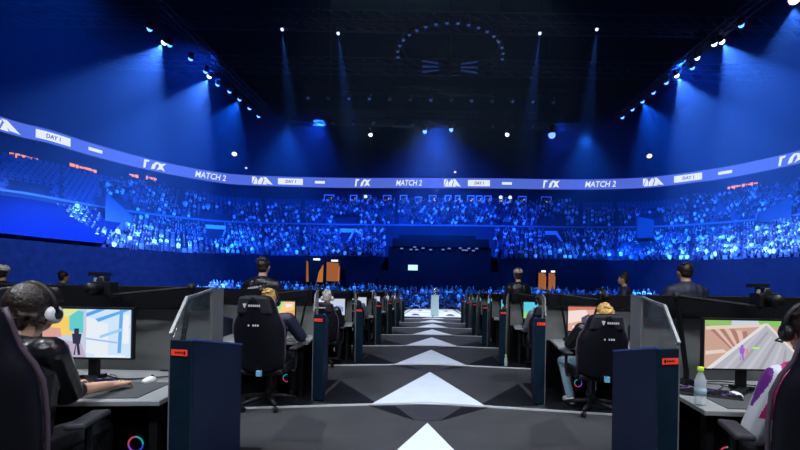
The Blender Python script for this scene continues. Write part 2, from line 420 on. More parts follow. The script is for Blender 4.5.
# exits (vomitories): a pale parapet box with a dark mouth
exits = [(28, 'L', 30, 'far left'), (112, 'L', 26, 'left'), (215, 'L', 22, 'left of the centre'), (346, 'L', 16, 'just left of the dark tower'), (552, 'L', 18, 'just right of the dark tower'), (645, 'L', 22, 'on the right')]
for px, T, wpx, wh in exits:
    f = .83; p, d = on_ring(px, f); z0 = UH(44, .82); loc, rz = ring_frame(px, f, z0); wd = wpx/F*p.y*.8
    t = thing('exit_portal', 'blue lit concrete exit portal between crowd blocks, %s' % wh, 'portal', loc, rz, 'exit portals in the stand')
    h = UH(62, .845)-z0
    mb = MB()
    for sx in (-1, 1): mb.hull8([(sx*wd/2, -3.4, -1.3), (sx*wd/2+.25*sx, -3.4, -1.3), (sx*wd/2+.25*sx, 1.6, -1.0), (sx*wd/2, 1.6, -1.0)], [(sx*wd/2, -3.4, .2), (sx*wd/2+.25*sx, -3.4, .2), (sx*wd/2+.25*sx, 1.6, h+.3), (sx*wd/2, 1.6, h+.3)])
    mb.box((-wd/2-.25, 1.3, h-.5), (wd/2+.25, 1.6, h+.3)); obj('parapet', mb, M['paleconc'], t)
    mb = MB(); mb.box((-wd/2, 1.2, -1), (wd/2, 1.45, h-.4)); obj('opening', mb, M['dark'], t)
    if px in (346, 552):
        mb = MB(); mb.box((-wd*.3, 1.05, -.8), (-wd*.02, 1.15, h*.45)); obj('glow_door', mb, emis((.8, .4, .3), .6), t)  # light on the door put into its colour as glow

for a, b, yb, y0, y1, f, wh in [(-8, 24, 226, 203, 207, .84, 'at the left edge of the picture'), (24, 34, 226, 208, 224, .84, 'beside the left exit, stepping down'), (106, 132, 236, 193, 216, .80, 'sloping down beside the left crowd block'), (638, 655, 238, 216, 220, .80, 'right of the centre blocks'), (760, 792, 222, 214, 196, .85, 'climbing at the far right of the upper tier')]:
    pa, _ = on_ring(a, f); pb, _ = on_ring(b, f); pa = Vector((pa.x, pa.y, 0)); pb = Vector((pb.x, pb.y, 0)); lo = SZ(yb, pa.y, a); o = Vector((pa.x, pa.y, lo))
    mb = MB(o); mb.prism([(pa.x, pa.y, lo), (pb.x, pb.y, SZ(yb, pb.y, b)), (pb.x, pb.y, SZ(y1, pb.y, b)), (pa.x, pa.y, SZ(y0, pa.y, a))], (0, .4, 0))
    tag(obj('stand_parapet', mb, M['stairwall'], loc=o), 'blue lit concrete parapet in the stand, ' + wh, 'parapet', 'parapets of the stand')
# ------------------------------------------------------------ crowd
rnd = random.Random(11)
CM = [mat('clothes_%d' % i, c, .7) for i, c in enumerate([(.012, .014, .03), (.03, .04, .08), (.08, .1, .18), (.25, .3, .4), (1, 1, 1), (.75, .8, .9)])]
SK = mat('crowd_skin', (.6, .5, .45), .6); HR = [mat('crowd_hair_%d' % i, c, .7) for i, c in enumerate([(.02, .02, .03), (.1, .08, .08), (.3, .25, .2)])]
def fig(mb, x, y, z, rz, rr, hi=False, stand=False):
    """one spectator: tapered torso, arms, lap, neck and head"""
    c, s = math.cos(rz), math.sin(rz)
    T = lambda a, b, h: (x+a*c-b*s, y+a*s+b*c, z+h)
    shirt = rr.choices(range(6), (9, 6, 4, 2, 3.4, 2))[0]; hair = 7+rr.randrange(3)
    k = rr.uniform(.92, 1.08); base = .42 if not stand else .85
    w0, w1 = .17*k, .23*k; n = 8 if hi else 5
    lean = rr.uniform(-.05, .12)
    mb.tube([T(0, 0, base), T(0, lean*.5, base+.3*k), T(0, lean, base+.48*k), T(0, lean, base+.56*k)], [w0, w1*.95, w1, .08], n, shirt, True, 1.0)
    hz = base+.72*k
    mb.ell(T(0, lean+.02, hz), (.095, .1, .125), n, 5 if hi else 4, None, 6)
    mb.ell(T(0, lean+.0, hz+.035), (.108, .108, .115), n, 4, None, hair)
    up = rr.random() < .12
    for sx in (-1, 1):
        sh = T(sx*.22*k, lean, base+.47*k)
        if up: el = T(sx*.33, lean-.1, base+.62); ha = T(sx*.25, lean-.2, base+.92)
        else: el = T(sx*.28*k, lean-.1, base+.2); ha = T(sx*.1, lean-.32, base+.2)
        if hi or up: 
            mb.tube([sh, el], [.065, .05], n, shirt); mb.tube([el, ha], [.045, .05], n, 6)
        if stand: mb.tube([T(sx*.1, 0, base+.02), T(sx*.12, .02, 0)], [.1, .07], n, 0)
        elif hi: mb.tube([T(sx*.1, 0, base+.06), T(sx*.12, -.42, base+.04), T(sx*.12, -.42, 0)], [.1, .08, .06], n, 0)
        else: mb.tube([T(sx*.1, 0, base+.05), T(sx*.12, -.42, base+.03)], [.1, .08], 4, 0)
CMATS = CM+[SK]+HR
def facing(p, n): return math.atan2(n.x, -n.y)
def aisle(px):       # stair gaps and exit mouths
    for a in (60, 180, 262, 300, 395, 500, 580, 615, 690, 740):
        if abs(px-a) < 2.4: return True
    return False
mb = MB(); ms = MB()
def fill(T, dens, covered, seatonly):
    n = T['n']
    for i in range(n):
        f = T['f0']+(T['f1']-T['f0'])*(i+.45)/n; z = T['z0']+(T['z1']-T['z0'])*i/n
        rg = ring(f); acc = 0
        for a, b in zip(rg, rg[1:]):
            L = (b-a).length; d = (b-a)/L; nn = Vector((d.y, -d.x))
            if nn.dot(Vector((-a.x, 20-a.y))) < 0: nn = -nn
            while acc < L:
                p = a+d*acc; acc += .62
                if p.y < 20: continue
                px = 434+F*p.x/p.y
                if px < -25 or px > 825 or aisle(px): continue
                if any(abs(px-e[0]) < e[2]*.5 for e in exits) and T is LO and i > n*.35: continue
                if any(abs(px-e[0]) < e[2]*.75 for e in exits) and T is UP and i < n*.28: continue
                if T is LO and 384 < px < 494: continue
                rz = facing(p, nn)
                cov = covered(px, i/n)
                if cov: continue
                dn = dens*(1-.9*max(0, noise.noise((px*.045, i*.33, T['n']*1.7))))
                q = (p.x, p.y)
                if seatonly(px, i/n) or rnd.random() > dn:
                    c, s = math.cos(rz), math.sin(rz); U = lambda u, v, h: (q[0]+u*c-v*s, q[1]+u*s+v*c, z+h)
                    ms.hull8([U(-.24, .16, .1), U(.24, .16, .1), U(.24, .24, .1), U(-.24, .24, .1)], [U(-.22, .22, .9), U(.22, .22, .9), U(.22, .28, .9), U(-.22, .28, .9)])
                    ms.hull8([U(-.22, -.05, .35), U(.22, -.05, .35), U(.22, .2, .35), U(-.22, .2, .35)], [U(-.22, -.05, .45), U(.22, -.05, .45), U(.22, .2, .42), U(-.22, .2, .42)])
                else: fig(mb, q[0], q[1], z, rz, rnd, False, rnd.random() < .12)
            acc -= L
fill(LO, .93, lambda px, t: px < 48+60*(1-t), lambda px, t: False)
fill(UP, .88, lambda px, t: False, lambda px, t: px < 100 or (px > 205 and px < 320 and t > .55) or (px > 575 and px < 680 and t > .6))
tag(obj('crowd', mb, CMATS), 'dense blue lit seated audience filling both tiers of the bowl', 'crowd', kind='stuff')
tag(obj('arena_seats', ms, M['seat']), 'rows of empty blue tip-up seats between the spectators in the tiers', 'seats', kind='stuff')
# seat cover drape at the far left of the lower tier
mb = MB(); n = 10
rgA, rgB = ring(.70), ring(.845)
vs = []
for a, b in zip(rgA, rgB):
    if a.y > 8 and 434+F*a.x/a.y < 105: vs.append(((a.x, a.y, LO['z0']+.75), (b.x, b.y, LO['z1']+.6)))
for (a, b), (c, d) in zip(vs, vs[1:]): mb.prism([a, c, d, b], (0, 0, .08))
tag(obj('seat_cover', mb, mat('cover_cloth', (.006, .015, .07), .95, spec=0, bump=.3, scale=1)), 'smooth blue cloth covering the seats at the left end of the lower tier', 'cover')
# spectators on the floor: the nearest ones are individuals
protos = []
for k in range(14):
    m_ = MB(); rr = random.Random(100+k); fig(m_, 0, 0, 0, 0, rr, True, k % 3 == 0); protos.append(m_.mesh('spectator', CMATS))
spots_ = []
for row in range(19):
    y = 35.5+row*.78; z = -1.2+max(0, row-1)*.115
    x = -30
    while x < 30:
        x += rnd.uniform(.55, .7); px = 434+F*x/y
        if abs(x) > 27 or rnd.random() < .08: continue
        spots_.append((y, x+rnd.uniform(-.08, .08), z))
spots_.sort(); near = [s for s in spots_ if abs(s[1]) < 26][:300]; far = [s for s in spots_ if s not in set(near)]
for i, (y, x, z) in enumerate(near):
    o = link('spectator', protos[i % 14], None, (x, y, z)); o.rotation_euler = (0, 0, rnd.uniform(-.4, .4)+(x*.02))
    tag(o, 'spectator in the front rows of the blue lit floor crowd beyond the stage', 'person', 'front row spectators on the arena floor')
mb = MB()
for y, x, z in far: fig(mb, x, y, z, rnd.uniform(-.4, .4), rnd, False, rnd.random() < .4)
tag(obj('floor_crowd', mb, CMATS), 'blue lit audience packed on the arena floor behind the front rows', 'crowd', kind='stuff')
mb = MB()
for row in range(2, 19):
    y = 35.5+row*.78; mb.box((-28, y-.39, -1.2), (28, y+.39, -1.2+(row-1)*.115-.01))
struct('floor_riser', mb, M['dark'])

# dark production tower in the middle
t = thing('production_tower', 'big black draped production tower rising out of the crowd at centre', 'tower', (SX(439, 49), 49.5, -1.2))
wx = 49*102/F/2
mb = MB(); mb.box((-wx, -1, 0), (wx, 3, 8.1)); obj('drape', mb, M['dark'], t)
mb = MB(); mb.box((-wx*.92, -1.2, 8.1), (wx*.95, 3, 9.1)); mb.box((-wx*.8, -.6, 9.1), (wx*.7, 2.6, 9.6)); obj('roof', mb, M['dark'], t)
rr = random.Random(4)
for k in range(14): x = rr.uniform(-wx*.85, wx*.85); mb = MB(); mb.cbox((x, -1.3, 7.75+rr.uniform(-.06, .3)), (.35, .1, .14)); obj('console_light', mb, emis((.16, .25, .8), .8), t)
for sx in (-1, 1):
    mb = MB(); mb.box((sx*wx, -1, 0), (sx*(wx+1.2), 2, 5.2)); obj('side_wing', mb, M['paleconc'] if False else M['dark'], t)
# a lit screen on a pole in front of the tower
t = thing('info_screen', 'small bright white screen on a pole before the dark tower', 'screen', (SX(412.5, 44), 44, .9))
mb = MB(); mb.tube([(0, 0.05, 0), (0, 0.05, 3.1)], .05, 8); obj('pole', mb, M['blackm'], t)
zz = SZ(268, 44)-.9
mb = MB(); mb.cbox((0, 0, zz), (1.15, .1, .75)); obj('bezel', mb, M['blackp'], t)
mb = MB(); mb.box((-.52, -.07, zz-.3), (.52, -.055, zz+.3)); obj('screen', mb, emis((.55, .9, .95), 1.2), t)
# orange doorways in the dark wall
for (a, b, y0, y1, wh) in [(305, 325, 262, 284, 'left one of the pair'), (325.5, 341, 263, 283, 'right one of the pair'), (537, 546, 270, 288, 'on the right, narrow left leaf'), (547, 555, 270, 288, 'on the right, narrow right leaf')]:
    yy = 49.8; t = thing('service_doorway', 'orange lit doorway in the dark wall behind the crowd, %s' % wh, 'doorway', (SX((a+b)/2, yy), yy, SZ(y1, yy)))
    wd = (b-a)/F*yy; h = SZ(y0, yy)-SZ(y1, yy); left = a == 305
    mb = MB(); mb.box((-wd/2, -.2, 0), (wd/2, .1, h+.25)); obj('frame', mb, M['black'], t)
    mb = MB(); mb.prism([(-wd*.42, -.22, 0), (-wd*.3 if left else wd*.3, -.22, 0), (-wd*.34 if left else wd*.35, -.22, h*.9), (-wd*.42, -.22, h*.95)], (0, -.05, 0)); obj('glow_curtain', mb, emis((.55, .17, .05), .6), t)  # orange light on the cloth put into its colour as glow
    mb = MB(); mb.prism([(wd*.1, -.21, 0), (wd*.4, -.21, 0), (wd*.42, -.21, h*.8), (wd*.2, -.21, h*.45)], (0, -.04, 0)); obj('glow_wall', mb, emis((.7, .22, .04), .7), t)  # lamplight on this wall is put into its own glow
    mb = MB(); mb.cbox((wd*.1, -.35, h+.05), (min(.8, wd*.45), .12, .22)); obj('lamp', mb, emis((.75, .85, 1), 1.6), t)

# ------------------------------------------------------------ roof: trusses, lamps and beams
def truss(mb, a, b, w=.5, r=.035):
    a, b = Vector(a), Vector(b); d = (b-a).normalized(); u = Vector((0, 0, 1)); s = d.cross(u).normalized()
    cs = [(s*w/2+u*w/2), (-s*w/2+u*w/2), (s*w/2-u*w/2), (-s*w/2-u*w/2)]
    for c in cs: mb.tube([a+c, b+c], r, 5)
    n = max(2, int((b-a).length/(w*1.3)))
    for k in range(n):
        p = a+(b-a)*(k/n); q = a+(b-a)*((k+1)/n)
        for i, j in ((0, 1), (2, 3), (0, 2), (1, 3)): mb.tube([p+cs[i], q+cs[j]], r*.6, 4)
def truss_thing(label, pts):
    t = thing('lighting_truss', label, 'truss', pts[0], group='roof trusses'); mb = MB(pts[0])
    for a, b in zip(pts, pts[1:]): truss(mb, a, b)
    obj('lattice', mb, M['truss'], t)
    for a, b in zip(pts, pts[1:]):
        for k in (0.1, .9): mb = MB(pts[0]); q = Vector(a).lerp(Vector(b), k); mb.tube([q, (q.x, q.y, 38)], .03, 4); obj('hanging_wire', mb, M['truss'], t)
fixture_n = [0]
def fixture(px, py, y, aim, col, label, energy=0, angle=30, glow=3.0, scl=1.0, white=False, group='spotlights of the roof rig'):
    x, z = SX(px, y, py), SZ(py, y, px)
    rz = 0; t = thing('stage_spotlight', label, 'spotlight', (x, y, z), 0, group)
    d = (Vector(aim)-Vector((x, y, z))).normalized(); s = .3*scl
    mb = MB(); mb.tube([-d*s*2.2, -d*s*1.6, -d*s*.3, d*s*.35], [s*.5, s*.85, s*.75, s], 12); obj('housing', mb, M['blackm'], t, True)
    mb = MB(); mb.tube([d*s*.2, d*s*.55], [s*.85, s*.8], 12); mb.ell(d*s*.75, (s*.95,)*3, 10, 6); obj('lens', mb, emis(col, glow), t, True)
    mb = MB(); mb.box((-s*1.1, -s*.3, -s), (-s*1.0, s*.3, s*1.6)); mb.box((s*1.0, -s*.3, -s), (s*1.1, s*.3, s*1.6)); mb.box((-s*1.1, -s*.3, s*1.5), (s*1.1, s*.3, s*1.8)); obj('yoke', mb, M['blackm'], t)
    if energy: spot('stage_beam', Vector((x, y, z))+d*s*2.3, aim, energy, PALE if white else (.01, .13, 1), angle, .5, .06)
L1 = [(150, 27), (165, 41), (170, 43), (191, 57), (206, 70), (210, 75), (218, 83), (230, 90), (240, 98), (250, 107), (259, 115)]
for i, (px, py) in enumerate(L1):
    y = 16.4*F/(293-py+(px-434)*.0175)
    x = SX(px, y, py); wh = i in (1, 5); big = i in (1, 5, 8)
    aim = (x-26+i*1.2, y+12, -1) if wh else (x-20, y+18, 2)
    fixture(px, py, y, aim, (.45, .6, 1) if wh else (.04, .16, 1), '%s spotlight on the left side truss, number %s down the line' % ('white' if wh else 'blue', ['one', 'two', 'three', 'four', 'five', 'six', 'seven', 'eight', 'nine', 'ten', 'eleven'][i]),
            (190000 if wh else 100000) if big else 0, 64, 9.0, .55, wh)
L2 = [(741, 23), (721, 40), (714, 42), (697, 56), (692, 66), (676, 74), (666, 81), (653, 91), (642, 100), (632, 108), (622, 116)]
for i, (px, py) in enumerate(L2):
    y = 16.4*F/(293-py+(px-434)*.0175); x = SX(px, y, py); wh = i in (1, 5); big = i in (1, 5, 8)
    aim = (x+26-i*1.2, y+12, -1) if wh else (x+20, y+18, 2)
    fixture(px, py, y, aim, (.6, .68, 1) if i in (1, 2, 3, 5) else (.04, .16, 1), '%s spotlight on the right side truss, number %s down the line' % ('white' if i in (1, 2, 3, 5) else 'blue', ['one', 'two', 'three', 'four', 'five', 'six', 'seven', 'eight', 'nine', 'ten', 'eleven'][i]),
            (190000 if wh else 100000) if big else 0, 64, 9.0, .55, wh)
fixture(795, -6, 22, (22, 26, -1), (.6, .65, 1), 'very bright lamp at the upper right corner of the picture', 30000, 80, 4, 1, True)
for px, py, ax, wh in ((282, 28, 1.5, 'first'), (338, 32, 2, 'second'), (540, 32, -2, 'third'), (597, 28, -1.5, 'last')):
    y = 27; fixture(px, py, y, (SX(px, y)+ax, y+1.5, 0), (.5, .62, .9), 'pale roof spotlight with thin beam straight down, %s from the left' % wh, 30000, 13, 2.2, .38, True)
for px, py, ax, wh, e, wt in ((425, 130, -1.5, 'left of two blue ones above the ribbon middle', 8000, False), (451, 128, 1.5, 'right of two blue ones above the ribbon middle', 8000, False), (370, 133, 5, 'dim one on the cross truss left', 900, True), (508, 133, -8, 'white one on the cross truss right of middle', 7000, True), (552, 132, .3, 'very bright blue one at the right of the cross truss', 5000, False)):
    y = 42; fixture(px, py, y, (SX(px, y)+ax, y+2, 3), (.6, .7, 1) if wt else (.1, .22, 1), 'roof spotlight, %s' % wh, e, 14 if wt else 22, 3.0, .75 if px != 552 else 1.3, wt)
yl = 16.4*F/(293-20); yr = 16.4*F/(293-120)
truss_thing('lighting truss along the left side carrying the row of blue spotlights', [(SX(140, yl), yl-3, 18.6), (SX(150, yl), yl, 18.6), (SX(262, yr), yr+1, 18.6)])
truss_thing('lighting truss along the right side carrying the row of spotlights', [(SX(748, yl), yl-3, 18.6), (SX(741, yl), yl, 18.6), (SX(618, yr), yr+1, 18.6)])
truss_thing('long cross truss above the ribbon board middle', [(SX(285, 42), 42, SZ(124, 42)), (SX(575, 42), 42, SZ(124, 42))])
truss_thing('higher cross truss just behind the lower one', [(SX(300, 44), 44, SZ(114, 44)), (SX(560, 44), 44, SZ(114, 44))])
truss_thing('near cross truss carrying the four pale thin beam spotlights', [(SX(190, 27.4), 27.4, SZ(26, 27.4)), (SX(690, 27.4), 27.4, SZ(26, 27.4))])
truss_thing('upper cross truss sloping at the top left of the roof', [(SX(230, 22), 20, SZ(4, 22)), (SX(430, 22), 22, SZ(-6, 22))])
truss_thing('cross truss below the round lamp cluster', [(SX(300, 34), 34, SZ(92, 34)), (SX(570, 34), 34, SZ(92, 34))])
for i in range(26):
    rr = random.Random(i+60); row = i % 2; y = (34, 42)[row]; px = (305+i*10.2) if row == 0 else (300+i*10); py = (95, 121)[row]
    t = thing('par_lamp', 'small dim lamp on the %s, number %d counted from the left' % ('middle cross truss' if row == 0 else 'long far cross truss', i//2+1), 'lamp', (SX(px, y), y, SZ(py, y)-.3), 0, ('small lamps on the middle cross truss', 'small lamps on the far cross truss')[row])
    mb = MB(); mb.tube([(0, 0, .25), (0, .02, 0), (0, -.1, -.2)], [.1, .18, .2], 10); obj('can', mb, M['truss'], t)
    mb = MB(); mb.ell((0, -.11, -.2), (.1, .1, .06), 8, 4); obj('lens', mb, emis((.05, .14, .6), .6 if rr.random() < .5 else .15), t)
# round lamp cluster (centre hung ring)
t = thing('ring_truss', 'round ring truss with small lamps hanging at the top middle of the roof', 'truss', (SX(446, 30), 30, SZ(52, 30)))
mb = MB()
for rr_, zz in ((3.9, 0), (3.6, .35)): mb.tube([(rr_*math.cos(a*PI/20), rr_*math.sin(a*PI/20), zz) for a in range(41)], .05, 6)
for a in range(0, 40, 2): mb.tube([(3.9*math.cos(a*PI/20), 3.9*math.sin(a*PI/20), 0), (3.6*math.cos(a*PI/20), 3.6*math.sin(a*PI/20), .35)], .03, 4)
for a in (0, 10, 20, 30): mb.tube([(3.6*math.cos(a*PI/20), 3.6*math.sin(a*PI/20), .35), (3.6*math.cos(a*PI/20), 3.6*math.sin(a*PI/20), 38-SZ(52, 30))], .03, 4)
obj('hoop', mb, M['truss'], t)
for a in range(18):
    c, s = math.cos(PI+a*PI/17), math.sin(PI+a*PI/17)
    mb = MB(); mb.tube([(3.9*c, 3.9*s, -.1), (3.9*c, 3.9*s, -.45)], [.1, .14], 8); mb.ell((3.9*c, 3.9*s, -.45), (.12, .12, .07), 8, 4, None, 1); obj('hanging_lamp', mb, [M['truss'], emis((.08, .18, .7), .35)], t)
t = thing('hanging_display', 'small cluster of blue lit slats below the ring truss', 'light fitting', (SX(446, 32), 32, SZ(66, 32)))
for sx in (-1, 1):
    for k in range(3): mb = MB(); mb.prism([(sx*.9, 0, .25*k-.3), (sx*2.2, 0, .45*k-.5), (sx*2.2, 0, .45*k-.42), (sx*.9, 0, .25*k-.24)], (0, .15, 0)); obj('slat', mb, emis((.04, .08, .35), .25), t)
mb = MB(); mb.tube([(0, 0, -.5), (0, 0, 2.5)], .08, 6); mb.box((-2.3, .16, -.1), (2.3, .25, 0)); obj('bracket', mb, M['truss'], t)
# roof joists
for k, yy in enumerate((18, 26, 34, 42, 50, 60)):
    mb = MB(); truss(mb, (-60, yy, 35), (60, yy, 35), 1.6, .09)
    tag(obj('roof_joist', mb, M['truss']), ['roof joist nearest above the stage', 'second roof joist away from the stage', 'third roof joist away from the stage', 'fourth roof joist away from the stage', 'fifth roof joist away from the stage', 'farthest roof joist over the back seats'][k], 'joist', 'roof joists', 'structure')

# ------------------------------------------------------------ haze in the arena air
m = bpy.data.materials.new('arena_haze'); m.use_nodes = True; nt = m.node_tree
for n in list(nt.nodes): nt.nodes.remove(n)
o_ = nt.nodes.new('ShaderNodeOutputMaterial'); vs_ = nt.nodes.new('ShaderNodeVolumeScatter')
vs_.inputs['Color'].default_value = (.45, .75, 1, 1); vs_.inputs['Density'].default_value = .0020; vs_.inputs['Anisotropy'].default_value = .25
nt.links.new(vs_.outputs[0], o_.inputs['Volume'])
mb = MB(); mb.box((-70, 9, 6.5), (70, 84, 37)); hz = tag(obj('haze', mb, m), 'thin blue lit haze hanging in the arena air', 'haze', kind='stuff')

# ------------------------------------------------------------ stage
AX = -.045                                                        # aisle centre
mb = MB()
YE = 22.0
mb.box((-10, -3, -.3), (10, YE, 0), 0)
e = .004
def fl(pts, mi, z=e): mb.poly([(AX+x, y, z) for x, y in pts], mi)
for k in range(-1, 7):
    y0 = 4.86+P*k; y1 = y0+P; H = 2.03; W = .68
    if y1 > YE: y1 = YE
    # dark wedges in the near corners, dark kites beside the tip, mid grey centre
    for s in (-1, 1):
        xa, xb = (1.42, 4.2) if s > 0 else (1.40, 4.2)
        if y0 > 0: fl([(s*xa, y0-.14), (s*xb, y0-.4), (s*xb, y0+1.3), (s*xa, y0+1.3)], 1, e*1.3)
        fl([(s*1.35, y0+.03), (s*.62, y0+.03), (s*1.35, y0+1.25)], 1)
        fl([(s*.18, y0+2.2), (s*.75, y0+P-.05), (s*.42, y0+P-.05)] if k >= 0 else [(s*.12, y0+2.1), (s*.72, y0+P-.05), (s*.40, y0+P-.05)], 1)
        fl([(s*.95, y0+1.45), (s*1.42, y0+1.5), (s*1.45, y0+2.3), (s*1.05, y0+2.0)], 2)
        fl([(s*1.45, y0+.4), (s*4.0, y0+.2), (s*4.0, y0+1.2), (s*1.5, y0+1.3)], 2)
    fl([(-.35, y0+P-.06), (-.09, y0+2.12), (.09, y0+2.12), (.35, y0+P-.06)], 2)
    fl([(-W, y0+.03), (W, y0+.03), (0, y0+H)], 3, e*1.5)
struct('floor_stage', mb, [M['floor'], M['floor_dark'], M['floor_mid'], M['floor_white']])
mb = MB(); mb.box((-10.05, -3, -1.2), (10.05, YE+.05, -.3)); struct('wall_stage_front', mb, M['dark'])
names = ['nearest', 'second', 'third', 'fourth', 'fifth', 'sixth', 'farthest']
for k in range(0, 7):
    y0 = 4.83+P*k; mb = MB((AX, y0, 0)); h = .018
    for s in (-1, 1):
        mb.hull8([(AX, y0+.1, 0), (AX+s*2.6, y0-.34, 0), (AX+s*2.6, y0-.31, 0), (AX, y0+.13, 0)], [(AX, y0+.1, h), (AX+s*2.6, y0-.34, h), (AX+s*2.6, y0-.31, h), (AX, y0+.13, h)])
    o = obj('floor_strip', mb, M['nosing'], loc=(AX, y0, 0)); tag(o, '%s pale edging strip crossing the aisle floor' % names[k], 'floor strip', 'edging strips across the aisle', 'thing')
# printed end platform with the pedestal
t = thing('end_platform', 'low white printed platform at the far end of the aisle', 'platform', (AX, 22.0, 0))
mb = MB(); mb.box((-2.1, 0, -1.2), (2.1, 12, .03)); obj('deck', mb, M['floor_mid'], t)
mb = MB(); z = .036
for s in (-1, 1):
    mb.poly([(s*.05, .25, z), (s*1.75, .3, z), (s*1.7, 4.9, z), (s*.05, 5.1, z)]); mb.poly([(s*.1, 5.5, z), (s*1.7, 5.3, z), (s*1.6, 11.5, z), (s*.1, 11.6, z)])
    mb.poly([(s*1.85, .3, z), (s*2.0, .3, z), (s*1.9, 11, z), (s*1.78, 11, z)])
obj('white_print', mb, M['floor_white'], t)
mb = MB(); z = .042
for s in (-1, 1): mb.poly([(s*.75, 1.6, z), (s*1.3, 1.5, z), (s*1.2, 3.6, z), (s*.95, 3.2, z)]); mb.poly([(s*.7, 7, z), (s*1.1, 6.8, z), (s*1.0, 8.8, z)])
obj('dark_mark', mb, M['floor_dark'], t)
t = thing('pedestal', 'white pedestal standing alone at the far end of the aisle', 'pedestal', (SX(435, 23.6), 23.6, .03))
mb = MB(); mb.hull8([(-.25, -.25, 0), (.25, -.25, 0), (.25, .25, 0), (-.25, .25, 0)], [(-.22, -.22, 1.15), (.22, -.22, 1.15), (.22, .22, 1.15), (-.22, .22, 1.15)]); obj('column', mb, mat('pedestal_white', (.55, .75, .85), .5), t, bevel=.02)
mb = MB(); mb.box((-.26, -.26, 1.15), (.26, .26, 1.2)); obj('top', mb, M['white'], t, bevel=.01)
t = thing('trophy', 'small silver trophy standing on the white pedestal', 'trophy', (SX(435, 23.6), 23.6, 1.23))
mb = MB(); mb.lathe((0, 0, 0), [(.1, 0), (.16, .04), (.04, .08), (.035, .16), (.1, .22), (.14, .36), (.12, .37)], 14); obj('cup', mb, mat('silver', (.7, .75, .8), .25, 1), t, True)
for s in (-1, 1):
    mb = MB(); mb.tube([(s*.13, 0, .33), (s*.2, 0, .32), (s*.19, 0, .22), (s*.09, 0, .2)], .012, 6); obj('handle', mb, M['white'], t)

# ------------------------------------------------------------ stations
SW = 1.40                                                          # width of one station
SP = {-1: ((1.34, 2.25), (1.555, 3.27), (1.475, 2.28), (1.71, 3.27)), 1: ((1.25, 2.25), (1.465, 3.27), (1.38, 2.28), (1.60, 3.27))}
A, B, O, T_ = SP[1]
def tall(y): return O[0]+(T_[0]-O[0])*(y-O[1])/(T_[1]-O[1])
def make_divider(s):
    global A, B, O, T_
    A, B, O, T_ = SP[s]
    og = (s*(A[0]+T_[0])/2+0, 2.75, 0)
    t = thing('station_divider', '', 'divider', og)
    Q = lambda: MB(og, s)
    # cabinet wedge
    mb = Q(); za, zb = 1.07, .91
    mb.hull8([(*A, 0), (*B, 0), (T_[0]-.03, T_[1], 0), (O[0]-.015, O[1], 0)], [(*A, za), (*B, zb), (T_[0]-.03, T_[1], zb), (O[0]-.015, O[1], za)])
    obj('cabinet', mb, M['navy'], t, bevel=.004)
    mb = Q(); mb.hull8([(A[0]-.004, A[1]-.003, za), (B[0]-.004, B[1], zb), (B[0]+.02, B[1], zb), (A[0]+.02, A[1], za)], [(A[0]-.004, A[1]-.003, za+.012), (B[0]-.004, B[1], zb+.012), (B[0]+.02, B[1], zb+.012), (A[0]+.02, A[1], za+.012)]); obj('top_edging', mb, M['edge'], t)
    # end cap with label
    mb = Q(); n = Vector((O[0]-A[0], O[1]-A[1], 0)).normalized(); q = Vector((n.y, -n.x, 0))*.02
    a0 = Vector((*A, .02)); o0 = Vector((O[0], O[1], .02))
    mb.hull8([a0, o0, o0+q, a0+q], [a0+V(0, 0, za-.02), o0+V(0, 0, za-.02), o0+q+V(0, 0, za-.02), a0+q+V(0, 0, za-.02)])
    cap = obj('end_cap', mb, M['teal'], t, bevel=.003)
    mb = Q(); mb.mi = 0; f0 = a0+q*1.15+n*.018; f1 = a0+q*1.15+n*.125; z0, z1 = .985, 1.02
    mb.hull8([(f0.x, f0.y, z0), (f1.x, f1.y, z0), (f1.x+q.x*.1, f1.y+q.y*.1, z0), (f0.x+q.x*.1, f0.y+q.y*.1, z0)], [(f0.x, f0.y, z1), (f1.x, f1.y, z1), (f1.x+q.x*.1, f1.y+q.y*.1, z1), (f0.x+q.x*.1, f0.y+q.y*.1, z1)], 0)
    # dark lettering-like marks
    g = a0+q*1.3
    for k, (u, w) in enumerate(((.03, .012), (.047, .008), (.058, .008), (.069, .008), (.08, .008), (.091, .008))):
        p0 = g+n*u; p1 = g+n*(u+w); h0, h1 = (.993, 1.012) if k == 0 else (.998, 1.008)
        mb.poly([(p0.x, p0.y, h0), (p1.x, p1.y, h0), (p1.x, p1.y, h1), (p0.x, p0.y, h1)], 1)
    lb = obj('label', mb, [M['red'], M['black']], cap); lb['label'] = 'small red label with dark lettering'
    # tall panel with window
    mb = Q()
    def wall(y0, y1, zb0, zb1, zt0, zt1, mi=0, th=.018, o=0):
        x0, x1 = tall(y0)+o, tall(y1)+o
        mb.hull8([(x0, y0, zb0), (x0+th, y0, zb0), (x1+th, y1, zb1), (x1, y1, zb1)], [(x0, y0, zt0), (x0+th, y0, zt0), (x1+th, y1, zt1), (x1, y1, zt1)], mi)
    wall(2.28, 3.27, 0, 0, .95, .95)
    wall(2.28, 2.42, .95, .95, 1.075, .99)
    wall(2.98, 3.27, .95, .95, 1.365, 1.37)
    wall(2.5, 2.98, 1.29, 1.352, 1.305, 1.365)
    wall(2.28, 2.5, 1.085, 1.285, 1.10, 1.305)
    obj('tall_panel', mb, M['grey'], t)
    mb = Q(); 
    x0 = tall(2.42)+.012
    pts = [(2.30, 1.06), (2.51, 1.28), (2.98, 1.345), (2.98, .95), (2.42, .95)]
    mb.prism([(tall(a)+.012, a, b) for a, b in pts], (.005, 0, 0)); obj('pane', mb, M['glass'], t)
    mb = Q(); wall(2.268, 2.28, 0, 0, 1.08, 1.08, th=.018); wall(2.262, 2.5, 1.10, 1.303, 1.108, 1.312, o=.0, th=.018); wall(2.5, 3.27, 1.305, 1.37, 1.313, 1.378, o=.0, th=.018)
    obj('edge_trim', mb, M['trim'], t)
    return t, og
